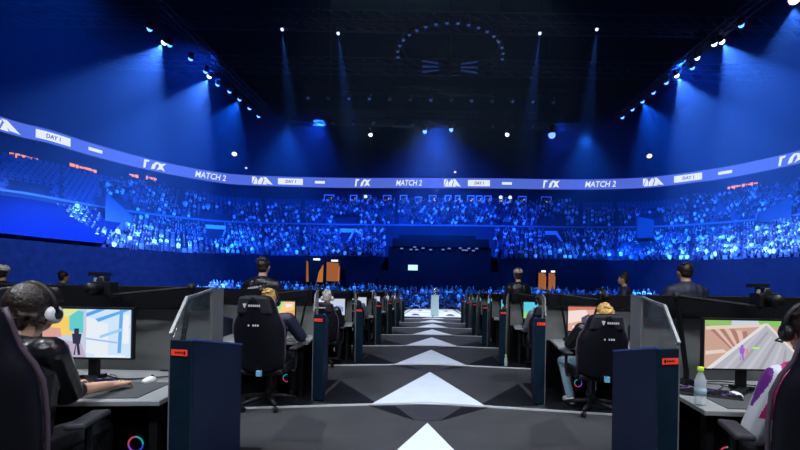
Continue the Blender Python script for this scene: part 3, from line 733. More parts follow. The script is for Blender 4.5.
def make_backwall(s):
    og = (s*(T_[0]+SW/2), 3.2, 0); t = thing('station_back_panel', '', 'wall panel', og); Q = lambda: MB(og, s)
    x0, x1 = T_[0]+.035, T_[0]+SW-.01
    mb = Q(); mb.box((x0, 3.17, .70), (x1, 3.21, 1.2)); obj('panel', mb, M['grey'], t)
    mb = Q(); mb.box((x0, 3.17, 0), (x1, 3.21, .70)); obj('lower_panel', mb, M['black'], t)
    mb = Q(); mb.box((x0, 3.06, 1.2), (x1, 3.27, 1.375)); obj('top_beam', mb, M['black'], t, bevel=.006)
    return t, og
DZ = .715
def make_desk(s):
    og = (s*2.35, 2.7, 0); t = thing('gaming_desk', '', 'desk', og); Q = lambda: MB(og, s)
    mb = Q(); mb.hull8([(1.56, 2.3, DZ-.03), (2.72, 2.2, DZ-.03), (2.98, 3.16, DZ-.03), (1.70, 3.16, DZ-.03)], [(1.56, 2.3, DZ), (2.72, 2.2, DZ), (2.98, 3.16, DZ), (1.70, 3.16, DZ)]); obj('desktop', mb, M['desk'], t, bevel=.005)
    for (x, y) in ((1.68, 2.45), (1.78, 3.05), (2.62, 2.4), (2.72, 3.05)):
        mb = Q(); mb.box((x-.025, y-.025, .0), (x+.025, y+.025, DZ-.03)); mb.cbox((x, y, .01), (.08, .08, .02)); obj('leg', mb, M['blackm'], t)
    mb = Q(); mb.box((1.7, 2.9, DZ-.09), (2.7, 2.94, DZ-.03)); mb.box((1.68, 2.44, DZ-.07), (2.62, 2.47, DZ-.03)); obj('crossbar', mb, M['blackm'], t)
    return t, og
def make_pad(s):
    og = (s*2.1, 2.5, DZ); mb = MB(og, s); mb.hull8([(1.72, 2.34, DZ), (2.35, 2.3, DZ), (2.45, 2.72, DZ), (1.78, 2.74, DZ)], [(1.72, 2.34, DZ+.005), (2.35, 2.3, DZ+.005), (2.45, 2.72, DZ+.005), (1.78, 2.74, DZ+.005)])
    o = obj('mouse_mat', mb, M['pad'], loc=og); tag(o, '', 'mouse mat'); return o, og
def make_keyboard(s, cx=2.28, cy=2.62, rz=0):
    og = (s*cx, cy, DZ+.005); t = thing('keyboard', '', 'keyboard', og, rz)
    mb = MB(); mb.hull8([(-.2, -.07, 0), (.2, -.07, 0), (.2, .07, 0), (-.2, .07, 0)], [(-.195, -.065, .015), (.195, -.065, .015), (.195, .065, .025), (-.195, .065, .025)]); obj('body', mb, M['blackp'], t, bevel=.003)
    mb = MB()
    for r_ in range(5):
        for c_ in range(14):
            x = -.182+c_*.028; y = -.055+r_*.026; z = .018+r_*.002
            mb.box((x-.011, y-.01, z), (x+.011, y+.01, z+.007), 1 if (c_*7+r_*3) % 5 == 0 else 0)
    obj('keys', mb, [M['blackp'], mat('purple_key', (.15, .08, .4), .5)], t)
    return t, og
def make_mouse(s, x=2.0, y=2.6):
    og = (s*x, y, DZ+.005); t = thing('mouse', '', 'mouse', og)
    mb = MB(); mb.ell((0, 0, .012), (.031, .058, .026), 14, 8); obj('shell', mb, M['white'], t, True)
    mb = MB(); mb.tube([(-.005, .03, .036), (.005, .03, .036)], .008, 8); obj('wheel', mb, M['blackp'], t)
    return t, og
def make_arm(s, e=(1.76, 2.92, 1.37), b=(1.88, 2.98, DZ), c=(2.34, 2.84, 1.36)):
    og = (s*b[0], b[1], DZ); t = thing('camera_arm', '', 'boom arm', og); Q = lambda: MB(og, s)
    mb = Q(); mb.cbox((b[0], b[1], DZ+.02), (.07, .08, .04)); mb.tube([(b[0], b[1], DZ), (b[0], b[1], DZ+.12)], .02, 10); obj('clamp', mb, M['blackm'], t)
    mb = Q(); 
    for d in (-.012, .012): mb.tube([(b[0], b[1]+d, DZ+.1), (e[0], e[1]+d, e[2])], .012, 8)
    mb.ell(e, (.03, .03, .03), 8, 6); obj('lower_arm', mb, M['blackm'], t)
    mb = Q()
    for d in (-.012, .012): mb.tube([(e[0], e[1]+d, e[2]), (c[0]-.04, c[1]+d, c[2]-.06)], .012, 8)
    mb.ell((c[0]-.03, c[1], c[2]-.06), (.026, .026, .026), 8, 6); obj('upper_arm', mb, M['blackm'], t)
    return t, og
def make_cam(s, c=(2.34, 2.84, 1.36)):
    og = (s*c[0], c[1], c[2]-.06); t = thing('broadcast_camera', '', 'camera', og)
    mb = MB(); mb.box((-.075, -.03, .0), (.075, .05, .1)); mb.prism([(-.03, -.03, .1), (.03, -.03, .1), (.02, -.02, .135), (-.02, -.02, .135)], (0, .06, 0)); mb.box((-.075, -.05, .0), (-.045, -.03, .09)); obj('body', mb, M['blackp'], t, bevel=.006)
    mb = MB(); mb.tube([(0, -.03, .05), (0, -.07, .05), (0, -.075, .05), (0, -.12, .05)], [.034, .034, .038, .038], 14); obj('lens', mb, M['blackm'], t, True)
    mb = MB(); mb.tube([(-.05, 0, .1), (-.05, 0, .125)], .012, 8); obj('dial', mb, mat('pale_grey_plastic', (.35, .35, .38), .5), t)
    mb = MB(); mb.box((-.1, -.01, .14), (.02, .05, .165)); mb.box((-.05, .01, .1), (-.03, .03, .14)); obj('receiver', mb, M['blackp'], t)
    mb = MB(); mb.tube([(.07, .02, .03), (.11, .03, -.02), (.09, .03, -.1), (.14, .03, -.14)], .004, 5); obj('cable', mb, M['blackp'], t)
    return t, og
def make_pc(s):
    og = (s*1.93, 2.85, 0); t = thing('computer_tower', '', 'computer', og); 
    mb = MB(); mb.box((-.11, -.22, .02), (.11, .22, .46)); mb.box((-.1, -.2, 0), (-.07, .2, .02)); mb.box((.07, -.2, 0), (.1, .2, .02)); obj('case', mb, M['blackp'], t, bevel=.006)
    for k, z in enumerate((.2, .34)):
        mb = MB(); n = 20; cols = [(.05, .1, 1), (.0, .8, .7), (1, .1, .2), (.5, .1, 1)]
        for j in range(n):
            a0, a1 = 2*PI*j/n, 2*PI*(j+1)/n; mb.mi = (j*4//n+k) % 4
            P_ = lambda a, r: (r*math.cos(a), -.226, z+r*math.sin(a))
            mb.poly([P_(a0, .042), P_(a1, .042), P_(a1, .053), P_(a0, .053)])
        obj('fan_light', mb, [emis(c, .5) for c in cols], t)
    mb = MB(); mb.box((.113, -.16, .1), (.116, .16, .4)); obj('side_window', mb, M['glass'], t)
    return t, og
def screen_mesh(layers, w, h):
    mb = MB(); cols = []; 
    for i, (col, pts) in enumerate(layers):
        if col not in cols: cols.append(col)
        mb.mi = cols.index(col); y = -.0008*(i+1)
        mb.f([mb.v(((x-.5)*w, y, (z-.5)*h)) for x, z in pts])
    return mb, [emis(c, 1.0) for c in cols]
def person_sil(cx, cz, hgt, asp=.56):
    a = hgt*asp
    return [[(cx-.05*a*2, cz), (cx-.02*a, cz+.45*hgt), (cx+.0*a, cz+.45*hgt), (cx-.04*a, cz)], [(cx+.06*a, cz), (cx+.0*a, cz+.42*hgt), (cx+.1*a, cz+.45*hgt), (cx+.16*a, cz)],
            [(cx-.12*a, cz+.42*hgt), (cx+.14*a, cz+.42*hgt), (cx+.2*a, cz+.8*hgt), (cx-.16*a, cz+.8*hgt)], [(cx-.08*a, cz+.8*hgt), (cx+.1*a, cz+.8*hgt), (cx+.1*a, cz+hgt), (cx-.07*a, cz+hgt)]]
FULL = [(0, 0), (1, 0), (1, 1), (0, 1)]
def scrA():
    L = [((.55, .62, .78), FULL), ((.95, .62, .12), [(0, .45), (.34, .45), (.34, 1), (0, 1)]), ((.12, .6, .62), [(.3, .55), (.46, .5), (.46, .95), (.3, 1)]),
         ((.75, .8, .3), [(0, .78), (.3, .85), (.42, 1), (0, 1)]), ((.7, .35, .3), [(0, .4), (.22, .42), (.2, .6), (0, .62)]), ((.5, .42, .58), [(0, 0), (.5, 0), (.44, .3), (0, .42)]),
         ((.62, .78, .95), [(.5, .0), (1, 0), (1, 1), (.5, 1)]), ((.8, .85, .92), [(.5, .1), (.75, .02), (.75, .7), (.5, .85)]), ((.1, .35, .85), [(.5, .92), (.62, 1), (.72, 1), (.5, .84)]),
         ((.12, .4, .9), [(.6, .8), (.92, 1), (1, 1), (.64, .74)]), ((.14, .4, .85), [(.86, .1), (.9, .1), (.92, 1), (.88, 1)]), ((.35, .6, .9), [(.66, .4), (1, .62), (1, .68), (.66, .46)]),
         ((.3, .5, .85), [(.5, .38), (.86, .3), (.86, .33), (.5, .41)]), ((.82, .88, .94), [(.92, .3), (.99, .3), (.99, .9), (.92, .9)]), ((.85, .9, .95), [(.6, .02), (.95, .02), (.95, .06), (.6, .06)])]
    for p in person_sil(.4, .05, .55): L.append(((.03, .035, .07), p))
    return L
def scrB():
    L = [((.58, .36, .28), FULL), ((.25, .55, .12), [(0, .86), (.45, .92), (1, .85), (1, 1), (0, 1)]), ((.55, .65, .75), [(.3, .9), (.62, .92), (.6, 1), (.3, 1)])]
    for k in range(7): 
        a = k*.07; L.append(((.72, .5, .42) if k % 2 else (.42, .2, .17), [(.0+a, .9-.02*k), (.05+a, .9-.02*k), (.42+a*.2, .35), (.36+a*.2, .3)]))
    L += [((.78, .62, .52), [(0, .8), (.65, .88), (.65, .93), (0, .88)]), ((.75, .62, .55), [(0, .28), (.25, .34), (.2, .4), (0, .36)])]
    L += [((.46, .46, .52), [(.08, .02), (.68, .92), (1, .38), (1, 0), (.1, 0)])]
    for k in range(6): L.append(((.36, .36, .42) if k % 2 else (.54, .54, .6), [(.2+k*.13, 0), (.25+k*.13, 0), (.66+k*.05, .85-k*.09), (.64+k*.05, .88-k*.09)]))
    L += [((.74, .72, .72), [(.0, .0), (.07, .0), (.7, .95), (.65, .95)]), ((.74, .68, .66), [(.66, .94), (.7, .94), (1, .4), (1, .33)])]
    for p in person_sil(.4, .18, .32): L.append(((.35, .12, .6), p))
    L += [((.4, .9, .2), [(.52, .42), (.6, .42), (.6, .46), (.52, .46)]), ((.8, .25, .3), [(.44, .3), (.47, .3), (.47, .42), (.44, .42)])]
    return L
def scrC(): return [((.05, .42, .3), FULL), ((.8, .75, .3), [(0, .5), (.4, .7), (.5, 1), (0, 1)]), ((.3, .75, .25), [(.35, .6), (.6, .5), (.8, 1), (.4, 1)]), ((.9, .4, .1), [(.5, 0), (1, .1), (1, .7), (.6, .5)]), ((.9, .6, .3), [(.62, .5), (1, .68), (1, 1), (.75, 1)]), ((.0, .35, .5), [(.4, .0), (.55, .0), (.62, .4), (.42, .45)]), ((.95, .8, .75), [(.8, .75), (.95, .8), (.95, .9), (.8, .9)])]
def scrD(): return [((.75, .4, .32), FULL), ((.9, .72, .68), [(0, .3), (.5, .5), (.4, .9), (0, .8)]), ((.62, .2, .15), [(.0, .85), (1, .9), (1, 1), (0, 1)]), ((.85, .55, .5), [(.5, .1), (1, 0), (1, .5), (.6, .6)]), ((.1, .08, .12), [(.3, .25), (.5, .2), (.62, .55), (.45, .7), (.3, .55)]), ((.4, .3, .45), [(.5, .2), (.72, .3), (.6, .5)]), ((.9, .85, .85), [(.1, .1), (.3, .1), (.3, .25), (.1, .2)])]
def scrE(): return [((.55, .6, .75), FULL), ((.8, .85, .95), [(.1, .1), (.6, .1), (.5, .9), (.1, .9)]), ((.2, .3, .6), [(.6, .2), (.95, .2), (.95, .5), (.7, .6)])]
def scrF(): return [((.1, .6, .75), FULL), ((.3, .65, .2), [(0, 0), (.6, .1), (.4, .35), (0, .4)]), ((.85, .45, .2), [(.5, .5), (1, .55), (1, 1), (.6, 1)]), ((.1, .25, .6), [(.3, .4), (.6, .45), (.5, .7), (.3, .65)])]
def make_monitor(s, layers, cx=2.12, cy=2.72, rz=0):
    w, h = .60, .327; og = (s*cx, cy, DZ); t = thing('gaming_monitor', '', 'monitor', og, rz); zc = 1.045-DZ
    mb = MB(); mb.cbox((0, .018, zc), (w+.022, .03, h+.03)); mb.cbox((0, .045, zc), (w*.5, .04, h*.5)); obj('bezel', mb, M['blackp'], t, bevel=.004)
    m_, mats = screen_mesh(layers, w, h); o = obj('screen', m_, mats, t); o.location = (0, 0, zc)
    mb = MB(); mb.box((-.03, .05, .02), (.03, .08, zc)); mb.prism([(-.04, .04, .015), (-.25, -.17, .006), (-.21, -.2, .006), (.0, -.02, .03), (.21, -.2, .006), (.25, -.17, .006), (.04, .04, .015)], (0, 0, .02)); mb.box((-.03, .04, 0), (.03, .14, .03)); obj('stand', mb, M['blackm'], t)
    return t, og
def make_chair(low=False):
    """gaming chair, origin on the floor under the seat, faces +Y"""
    t = thing('gaming_chair', '', 'chair', (0, 0, 0)); k = .84 if low else 1.0
    mb = MB(); 
    mb.hull8([(-.25, -.25, .40), (.25, -.25, .40), (.27, .26, .42), (-.27, .26, .42)], [(-.24, -.24, .48), (.24, -.24, .48), (.26, .27, .5), (-.26, .27, .5)])
    for s in (-1, 1): mb.hull8([(s*.2, -.2, .42), (s*.28, -.2, .42), (s*.28, .24, .42), (s*.2, .24, .42)], [(s*.21, -.2, .53), (s*.27, -.2, .53), (s*.28, .2, .55), (s*.21, .2, .53)])
    obj('seat', mb, M['leather'], t, bevel=.03)
    # back: outline lofted through the height, wings curved forward
    prof = [(.44, .20, .05), (.52, .24, .06), (.62, .26, .07), (.8, .275, .07), (.95, .275, .065), (1.03, .25, .06), (1.1, .21, .055), (1.2, .19, .05), (1.27, .175, .045), (1.31, .13, .03)]
    mb = MB(); rings = []
    for z, w, th in prof:
        z = .44+(z-.44)*k; yb = -.24-(z-.44)*.2; ring_ = []
        for j in range(9):
            u = -1+2*j/8; ring_.append((u*w, yb+.05*abs(u)**2.2*1.4, z))
        ring2 = [(x, y-th-.03*(1-abs(-1+2*j/8)**2), zz) for j, (x, y, zz) in enumerate(ring_)]
        rings.append([mb.v(q) for q in ring_+ring2[::-1]])
    for a, b in zip(rings, rings[1:]):
        for j in range(18): mb.f([a[j], a[(j+1) % 18], b[(j+1) % 18], b[j]])
    mb.f(rings[0][::-1]); mb.f(rings[-1])
    bo = obj('backrest', mb, M['leather'], t, True); sm = bo.modifiers.new('s', 'SUBSURF'); sm.levels = sm.render_levels = 1
    z_ = lambda z: .44+(z-.44)*k
    for s in (-1, 1):
        mb = MB(); mb.tube([(s*w*1.0, -.24-(z_(z)-.44)*.2+.062, z_(z)) for z, w, th in prof[1:9]], .011, 6); obj('piping_highlight', mb, M['piping_highlight'], bo, True)
    if True:
        mb = MB(); hz = lambda q: [(x, -.24-(z_(z)-.44)*.2-yo, z_(z)) for x, yo, z in q]
        bo2 = mb.hull8(hz([(-.19, .07, 1.1), (.19, .07, 1.1), (.19, .0, 1.1), (-.19, .0, 1.1)]), hz([(-.15, .07, 1.29), (.15, .07, 1.29), (.15, .0, 1.29), (-.15, .0, 1.29)]))
        obj('headrest_shell', mb, M['leather2'], t, bevel=.025)
    # marks on the back of the headrest and between the shoulders
    def by(z): return -.24-(z-.44)*.2-.118
    mb = MB(); z = z_(1.19)
    mb.poly([(-.09, by(z), z+.025), (-.05, by(z), z+.025), (-.055, by(z), z+.01), (-.066, by(z), z-.02), (-.074, by(z), z-.02), (-.085, by(z), z+.01)])
    for j in range(6): mb.poly([(-.03+j*.021, by(z), z-.008), (-.015+j*.021, by(z), z-.008), (-.015+j*.021, by(z), z+.014), (-.03+j*.021, by(z), z+.014)])
    z = z_(.98)
    for j in range(5):
        if j != 1: mb.poly([(-.05+j*.024, by(z), z-.008), (-.034+j*.024, by(z), z-.008), (-.034+j*.024, by(z), z+.012), (-.05+j*.024, by(z), z+.012)])
    obj('emblem', mb, M['mark'], t)
    mb = MB(); z = .42; mb.box((.0, by(.44)+.0, z), (.055, by(.44)+.03, z+.06)); obj('tag', mb, mat('blue_tag', (.15, .4, .6), .6), t)
    for s in (-1, 1):
        mb = MB(); mb.tube([(s*.2, 0, .42), (s*.31, 0, .42), (s*.32, 0, .5), (s*.32, 0, .68)], .018, 8); obj('armrest_post', mb, M['blackm'], t)
        mb = MB(); mb.box((s*.32-.045, -.14, .68), (s*.32+.045, .13, .71)); obj('armrest', mb, M['leather2'], t, bevel=.012)
    mb = MB(); mb.tube([(0, 0, .1), (0, 0, .2), (0, 0, .2), (0, 0, .41)], [.035, .035, .022, .022], 12); mb.cbox((0, 0, .4), (.26, .2, .035)); obj('gas_lift', mb, M['blackm'], t)
    mb = MB()
    for j in range(5):
        a = j*2*PI/5+.3; d = Vector((math.cos(a), math.sin(a), 0)); mb.tube([V(0, 0, .13), d*.16+V(0, 0, .115), d*.31+V(0, 0, .085)], [.035, .028, .02], 8)
    obj('star_base', mb, M['blackm'], t, True)
    for j in range(5):
        a = j*2*PI/5+.3; d = Vector((math.cos(a), math.sin(a), 0)); q = d*.31; p_ = Vector((-d.y, d.x, 0))
        mb = MB(); 
        for e_ in (-.022, .008): mb.tube([q+p_*e_+V(0, 0, .03), q+p_*(e_+.014)+V(0, 0, .03)], .03, 12)
        mb.tube([q+V(0, 0, .05), q+V(0, 0, .085)], .008, 6); obj('caster', mb, M['blackp'], t)
    return t

# ------------------------------------------------------------ people
def person(label, loc, rz, pose, top, leg, skin, hair, hairkind='short', group=None, vox=.011, mats2=None, shoe=True, cap=None, headturn=0, J=None, name='person', slv=.55, extra=None):
    t = thing(name, label, 'person', loc, rz, group)
    j = dict(hip=(0, 0, .52), waist=(0, .0, .66), chest=(0, .03, .9), neck=(0, .06, 1.08), head=(0, .1, 1.25),
             shL=(-.19, .03, 1.0), elL=(-.25, .14, .76), wrL=(-.17, .36, .77), shR=(.19, .03, 1.0), elR=(.25, .14, .76), wrR=(.17, .36, .77),
             hiL=(-.1, .0, .54), knL=(-.13, .44, .53), anL=(-.13, .46, .09), hiR=(.1, .0, .54), knR=(.13, .44, .53), anR=(.13, .46, .09))
    if pose == 'stand':
        j = dict(hip=(0, 0, .93), waist=(0, 0, 1.08), chest=(0, .0, 1.3), neck=(0, .01, 1.48), head=(0, .04, 1.64), shL=(-.18, 0, 1.36), elL=(-.25, .02, 1.08), wrL=(-.22, .2, .98),
                 shR=(.18, 0, 1.36), elR=(.25, .02, 1.08), wrR=(.22, .2, .98), hiL=(-.1, 0, .92), knL=(-.12, .03, .5), anL=(-.13, .0, .08), hiR=(.1, 0, .92), knR=(.12, .03, .5), anR=(.13, .0, .08))
    if J: j.update(J)
    j = {k: Vector(v) for k, v in j.items()}
    HR_ = Matrix.Rotation(headturn, 3, 'Z')
    b = MB(); hd = j['head']
    b.ell(hd, (.076, .095, .118), 16, 12, HR_); b.ell(hd+HR_@V(0, .03, -.05), (.058, .065, .07), 12, 8)
    b.capsule(hd+HR_@V(0, .09, .0), .012, hd+HR_@V(0, .108, -.022), .015, 8)
    for s in (-1, 1): b.ell(hd+HR_@V(s*.077, -.005, -.01), (.012, .022, .032), 8, 6)
    b.capsule(j['neck']-V(0, .01, .04), .062, hd-V(0, .015, .08), .055)
    b.capsule(j['chest']+V(0, 0, .06), .12, j['waist'], .12); b.capsule(j['chest']+V(-.07, 0, .04), .11, j['waist']+V(-.04, 0, 0), .11); b.capsule(j['chest']+V(.07, 0, .04), .11, j['waist']+V(.04, 0, 0), .11)
    b.capsule(j['waist'], .12, j['hip'], .13); b.capsule(j['shL'], .06, j['shR'], .06)
    for S_, s in (('L', -1), ('R', 1)):
        sh, el, wr = j['sh'+S_], j['el'+S_], j['wr'+S_]
        b.capsule(sh, .055, el, .042); b.capsule(el, .042, wr, .028)
        d = (wr-el).normalized(); d = Vector((d.x, d.y, d.z*.3-.08)).normalized(); side = d.cross(V(0, 0, 1)).normalized(); upn = side.cross(d)
        pc = wr+d*.055
        b.capsule(wr, .026, pc, .024)
        for q in (-.026, -.009, .009, .026): b.capsule(wr+d*.02+side*q*.6, .017, pc+side*q+d*.025, .015, 8)
        for i_, (q, ln) in enumerate(((-.031, .062), (-.0105, .075), (.0105, .078), (.031, .07))):
            if s > 0: q = -q
            k0 = pc+side*q+d*.03; k1 = k0+side*q*.25+d*ln*.5+upn*.01; k2 = k1+d*ln*.5*.85-upn*.026
            b.capsule(k0, .0105, k1, .0095, 8); b.capsule(k1, .0095, k2, .008, 8)
        th0 = wr+d*.025-side*s*.024; th1 = th0-side*s*.03+d*.03; th2 = th1+d*.03-side*s*.004-upn*.006
        b.capsule(th0, .0135, th1, .012, 8); b.capsule(th1, .0115, th2, .0095, 8)
        hi, kn, an = j['hi'+S_], j['kn'+S_], j['an'+S_]
        b.capsule(j['hip'], .11, hi, .095); b.capsule(hi, .09, kn, .062); b.capsule(kn, .06, an, .038)
        fdir = (kn-hi); fdir = V(fdir.x*.5, abs(fdir.y)+.1, 0).normalized() if pose != 'stand' else V(s*.15, 1, 0).normalized()
        b.capsule(an-fdir*.04-V(0, 0, .03), .035, an+fdir*.15-V(0, 0, .045), .028)
    bake(b, 'body', skin, vox, t, 3)
    # shirt
    b = MB(); e = .022
    b.capsule(j['chest']+V(0, 0, .07), .12+e, j['waist'], .125+e); 
    for s in (-1, 1): b.capsule(j['chest']+V(.08*s, 0, .05), .11+e, j['waist']+V(.05*s, 0, -.04), .115+e)
    b.capsule(j['shL'], .058+e, j['shR'], .058+e)
    for S_ in 'LR': b.capsule(j['neck']-V(0, .015, .055), .075, j['sh'+S_]-V(0, 0, .01), .075)
    b.capsule(j['neck']-V(0, .01, .05), .07+e*.6, j['chest']+V(0, 0, .05), .1)
    for S_ in 'LR':
        sh, el, wr = j['sh'+S_], j['el'+S_], j['wr'+S_]
        b.capsule(sh, .06+e, sh.lerp(el, min(1, slv*2)), .052+e*.9)
        if slv > .5: b.capsule(el, .05+e*.7, el.lerp(wr, min(.9, (slv-.5)*2)), .042+e*.5)
    o = bake(b, 'shirt', top, vox, t, 3)
    if mats2:
        for m_ in mats2[0]: o.data.materials.append(m_)
        for p_ in o.data.polygons: p_.material_index = mats2[1](p_.center, j)
    b = MB()
    for S_ in 'LR':
        hi, kn, an = j['hi'+S_], j['kn'+S_], j['an'+S_]
        b.capsule(j['waist']-V(0, 0, .06), .125, hi, .11); b.capsule(hi, .105, kn, .076); b.capsule(kn, .074, kn.lerp(an, .92), .056)
    bake(b, 'trousers', leg, vox, t, 3)
    for S_, s in (('L', -1), ('R', 1)):
        hi, kn, an = j['hi'+S_], j['kn'+S_], j['an'+S_]; fdir = (kn-hi); fdir = V(fdir.x*.5, abs(fdir.y)+.1, 0).normalized() if pose != 'stand' else V(s*.15, 1, 0).normalized()
        b = MB(); b.capsule(an-fdir*.045-V(0, 0, .03), .046, an+fdir*.06-V(0, 0, .03), .046); b.capsule(an, .042, an+fdir*.17-V(0, 0, .045), .036); bake(b, 'shoe', M['white'] if leg is M['jeans'] else M['blackp'], .012, t, 2)
    # face
    for s in (-1, 1):
        b = MB(); b.ell(hd+HR_@V(s*.03, .083, .005), (.013, .01, .009), 8, 6, HR_, 0); b.ell(hd+HR_@V(s*.03, .091, .005), (.006, .004, .006), 8, 6, HR_, 1); obj('eye', b, [M['eye'], M['blackp']], t, True)
    b = MB(); b.ell(hd+HR_@V(0, .088, -.062), (.024, .01, .007), 10, 6, HR_); obj('mouth', b, M['lip'], t, True)
    # hair
    b = MB(); rr = random.Random(int(abs(loc[0]*100))+3)
    if hairkind == 'bowl':
        b.ell(hd+HR_@V(0, -.018, .035), (.098, .112, .108), 18, 12, HR_)
        for k_ in range(46):
            a = rr.uniform(-2.6, 2.6)-PI/2; r0 = rr.uniform(.2, 1); q = V(math.cos(a)*.094, math.sin(a)*.108, 0)
            b.capsule(hd+HR_@(q*.75*r0+V(0, -.01, .11-.04*r0)), .016, hd+HR_@(q*1.02+V(0, -.012, -.02-rr.uniform(0, .065))), .009, 6)
        for k_ in range(6):
            q = V(-.05+k_*.02, .07, .1); b.capsule(hd+HR_@q, .02, hd+HR_@V(q.x*1.1, .1, .045), .012, 6)
    elif hairkind == 'curly':
        for k_ in range(130):
            th = rr.uniform(0, PI*.62); ph = rr.uniform(0, 2*PI); q = V(math.sin(th)*math.cos(ph)*.088, math.sin(th)*math.sin(ph)*.105-.015, math.cos(th)*.115+.015)
            if q.y > .07 and q.z < .05: continue
            b.ell(hd+HR_@(q*1.03), (.022, .022, .02), 6, 4)
        b.ell(hd+HR_@V(0, -.018, .035), (.088, .1, .1), 14, 10, HR_)
    else:
        b.ell(hd+HR_@V(0, -.02, .03), (.084, .1, .1), 16, 10, HR_); b.ell(hd+HR_@V(0, -.05, -.02), (.072, .06, .08), 12, 8, HR_)
        for k_ in range(40):
            ph = rr.uniform(0, 2*PI); th = rr.uniform(0, PI*.4); q = V(math.sin(th)*math.cos(ph)*.09, math.sin(th)*math.sin(ph)*.1-.02, math.cos(th)*.11+.03); b.capsule(hd+HR_@(q*.9), .014, hd+HR_@(q*1.02+V(0, -.02, 0)), .009, 6)
    bake(b, 'hair', hair, .008 if vox < .02 else .012, t, 1)
    if cap:
        b = MB(); b.ell(hd+HR_@V(0, -.01, .06), (.1, .115, .08), 16, 10, HR_); b.prism([hd+HR_@q for q in (V(-.07, .08, .05), V(.07, .08, .05), V(.055, .18, .035), V(-.055, .18, .035))], (0, 0, .012)); bake(b, 'cap', cap, .009, t, 2)
    return t, j
def headset(label, t, j, col, turn=0, group=None):
    """over-ear headset placed on a person's head"""
    m_ = Matrix.Translation(t.location) @ Matrix.Rotation(t.rotation_euler.z, 4, 'Z'); c = m_ @ j['head']
    c = c-V(0, 0, .015); h = thing('headset', label, 'headset', c, t.rotation_euler.z+turn, group)
    for s in (-1, 1):
        mb = MB(); mb.tube([(s*.078, 0, -.01), (s*.09, 0, -.01), (s*.108, 0, -.01), (s*.118, 0, -.01)], [.042, .048, .046, .03], 16); obj('earcup', mb, col, h, True)
        mb = MB(); mb.tube([(s*.119, 0, -.01), (s*.122, 0, -.01)], [.026, .024], 14); obj('cup_plate', mb, M['leather2'], h)
    mb = MB(); mb.tube([(.108*math.cos(a*PI/14), -.01, .145*math.sin(a*PI/14)) for a in range(15)], .013, 8, None, True, 1.6); obj('headband', mb, M['blackp'], h, True)
    mb = MB(); mb.tube([(-.1, .02, -.03), (-.095, .09, -.06), (-.04, .13, -.07)], [.005, .004, .006], 6); obj('microphone', mb, M['blackp'], h)
    return h

# ------------------------------------------------------------ placing the stations
def place(t0, og, s, k, c, label, group, first):
    loc = (og[0]+s*c*SW, og[1]+P*k, og[2])
    if first: t0.location = loc; t0['label'] = label; t0['group'] = group; return t0
    return dup(t0, loc, None, label, group)
side = {-1: 'left', 1: 'right'}
for s in (-1, 1):
    used = set(); B_ = {'divider': make_divider(s), 'wall': make_backwall(s), 'desk': make_desk(s), 'pad': make_pad(s), 'keyb': make_keyboard(s), 'mouse': make_mouse(s, 1.96), 'arm': make_arm(s), 'cam': make_cam(s), 'pc': make_pc(s)}
    def put(key, k, c, label, group):
        t0, og = B_[key]; r = place(t0, og, s, k, c, label, group, key not in used); used.add(key); return r
    for k in range(7):
        for c in (0, 1, 2):
            if c == 2 and k > 2: continue
            w_ = ('aisle station' if c == 0 else 'second station out' if c == 1 else 'third station out')
            row = '%s row, %s of the aisle' % (names[k], side[s])
            put('divider', k, c, 'navy and grey station divider, %s, %s' % (w_, row), 'station dividers')
            if c == 2: continue
            put('wall', k, c, 'grey back panel with black beam, %s, %s' % (w_, row), 'station back panels')
            if c == 1 and k not in (0, 1, 2): continue
            put('desk', k, c, 'grey gaming desk, %s, %s' % (w_, row), 'gaming desks')
            if c == 0: 
                put('pad', k, c, 'black cloth mouse mat on the desk, %s' % row, 'mouse mats')
                nk = put('keyb', k, c, 'black keyboard with purple keys on the desk, %s' % row, 'keyboards')
                if k == 0 and s == 1: nk.location = (1.80, 2.66, DZ+.005); nk.rotation_euler.z = -.5
                if not (k == 0 and s == -1): put('mouse', k, c, 'small white mouse on the desk, %s' % row, 'mice')
                put('arm', k, c, 'black jointed camera arm on the desk, %s' % row, 'camera arms')
                put('cam', k, c, 'small camera held over the monitor, %s' % row, 'cameras on arms')
                put('pc', k, c, 'black computer tower with lit fans under the desk, %s' % row, 'computer towers')
t0, og = make_mouse(-1); t0.location = (-1.93, 2.74, DZ+.005); t0['label'] = 'white mouse by the fingers of the nearest player left of the aisle'; t0['group'] = 'mice'
# monitors
scr = {(-1, 0): (scrA(), 2.36, 0.0), (1, 0): (scrB(), 2.15, 0.0), (-1, 1): (scrC(), 2.18, 0), (1, 1): (scrD(), 2.12, 0), (-1, 2): (scrE(), 2.10, 0), (1, 2): (scrF(), 2.12, 0)}
desc = {(-1, 0): 'monitor showing a yellow and pale blue game scene', (1, 0): 'monitor showing brown and grey wooden ramps in a game', (-1, 1): 'monitor with green and orange game picture', (1, 1): 'monitor with pink and red game picture', (-1, 2): 'monitor with whitish game picture', (1, 2): 'monitor with cyan and orange game picture'}
mons = {}
for (s, k), (L, cx, rz) in scr.items():
    t, og = make_monitor(s, L, cx, 2.74, rz); t.location = (og[0], og[1]+P*k, DZ); mons[(s, k)] = t
    tag(t, '%s, %s row %s of the aisle' % (desc[(s, k)], names[k], side[s]), None, 'gaming monitors')
for s in (-1, 1):
    for k in range(3, 7): dup(mons[(s, 2)], (s*2.12, 2.74+P*k, DZ), None, 'black gaming monitor seen edge on, %s row %s of the aisle' % (names[k], side[s]), 'gaming monitors')
    for k in (1, 2): dup(mons[(s, 2)], (s*(2.12+SW), 2.74+P*k, DZ), None, 'black gaming monitor at the second station out, %s row %s' % (names[k], side[s]), 'gaming monitors')

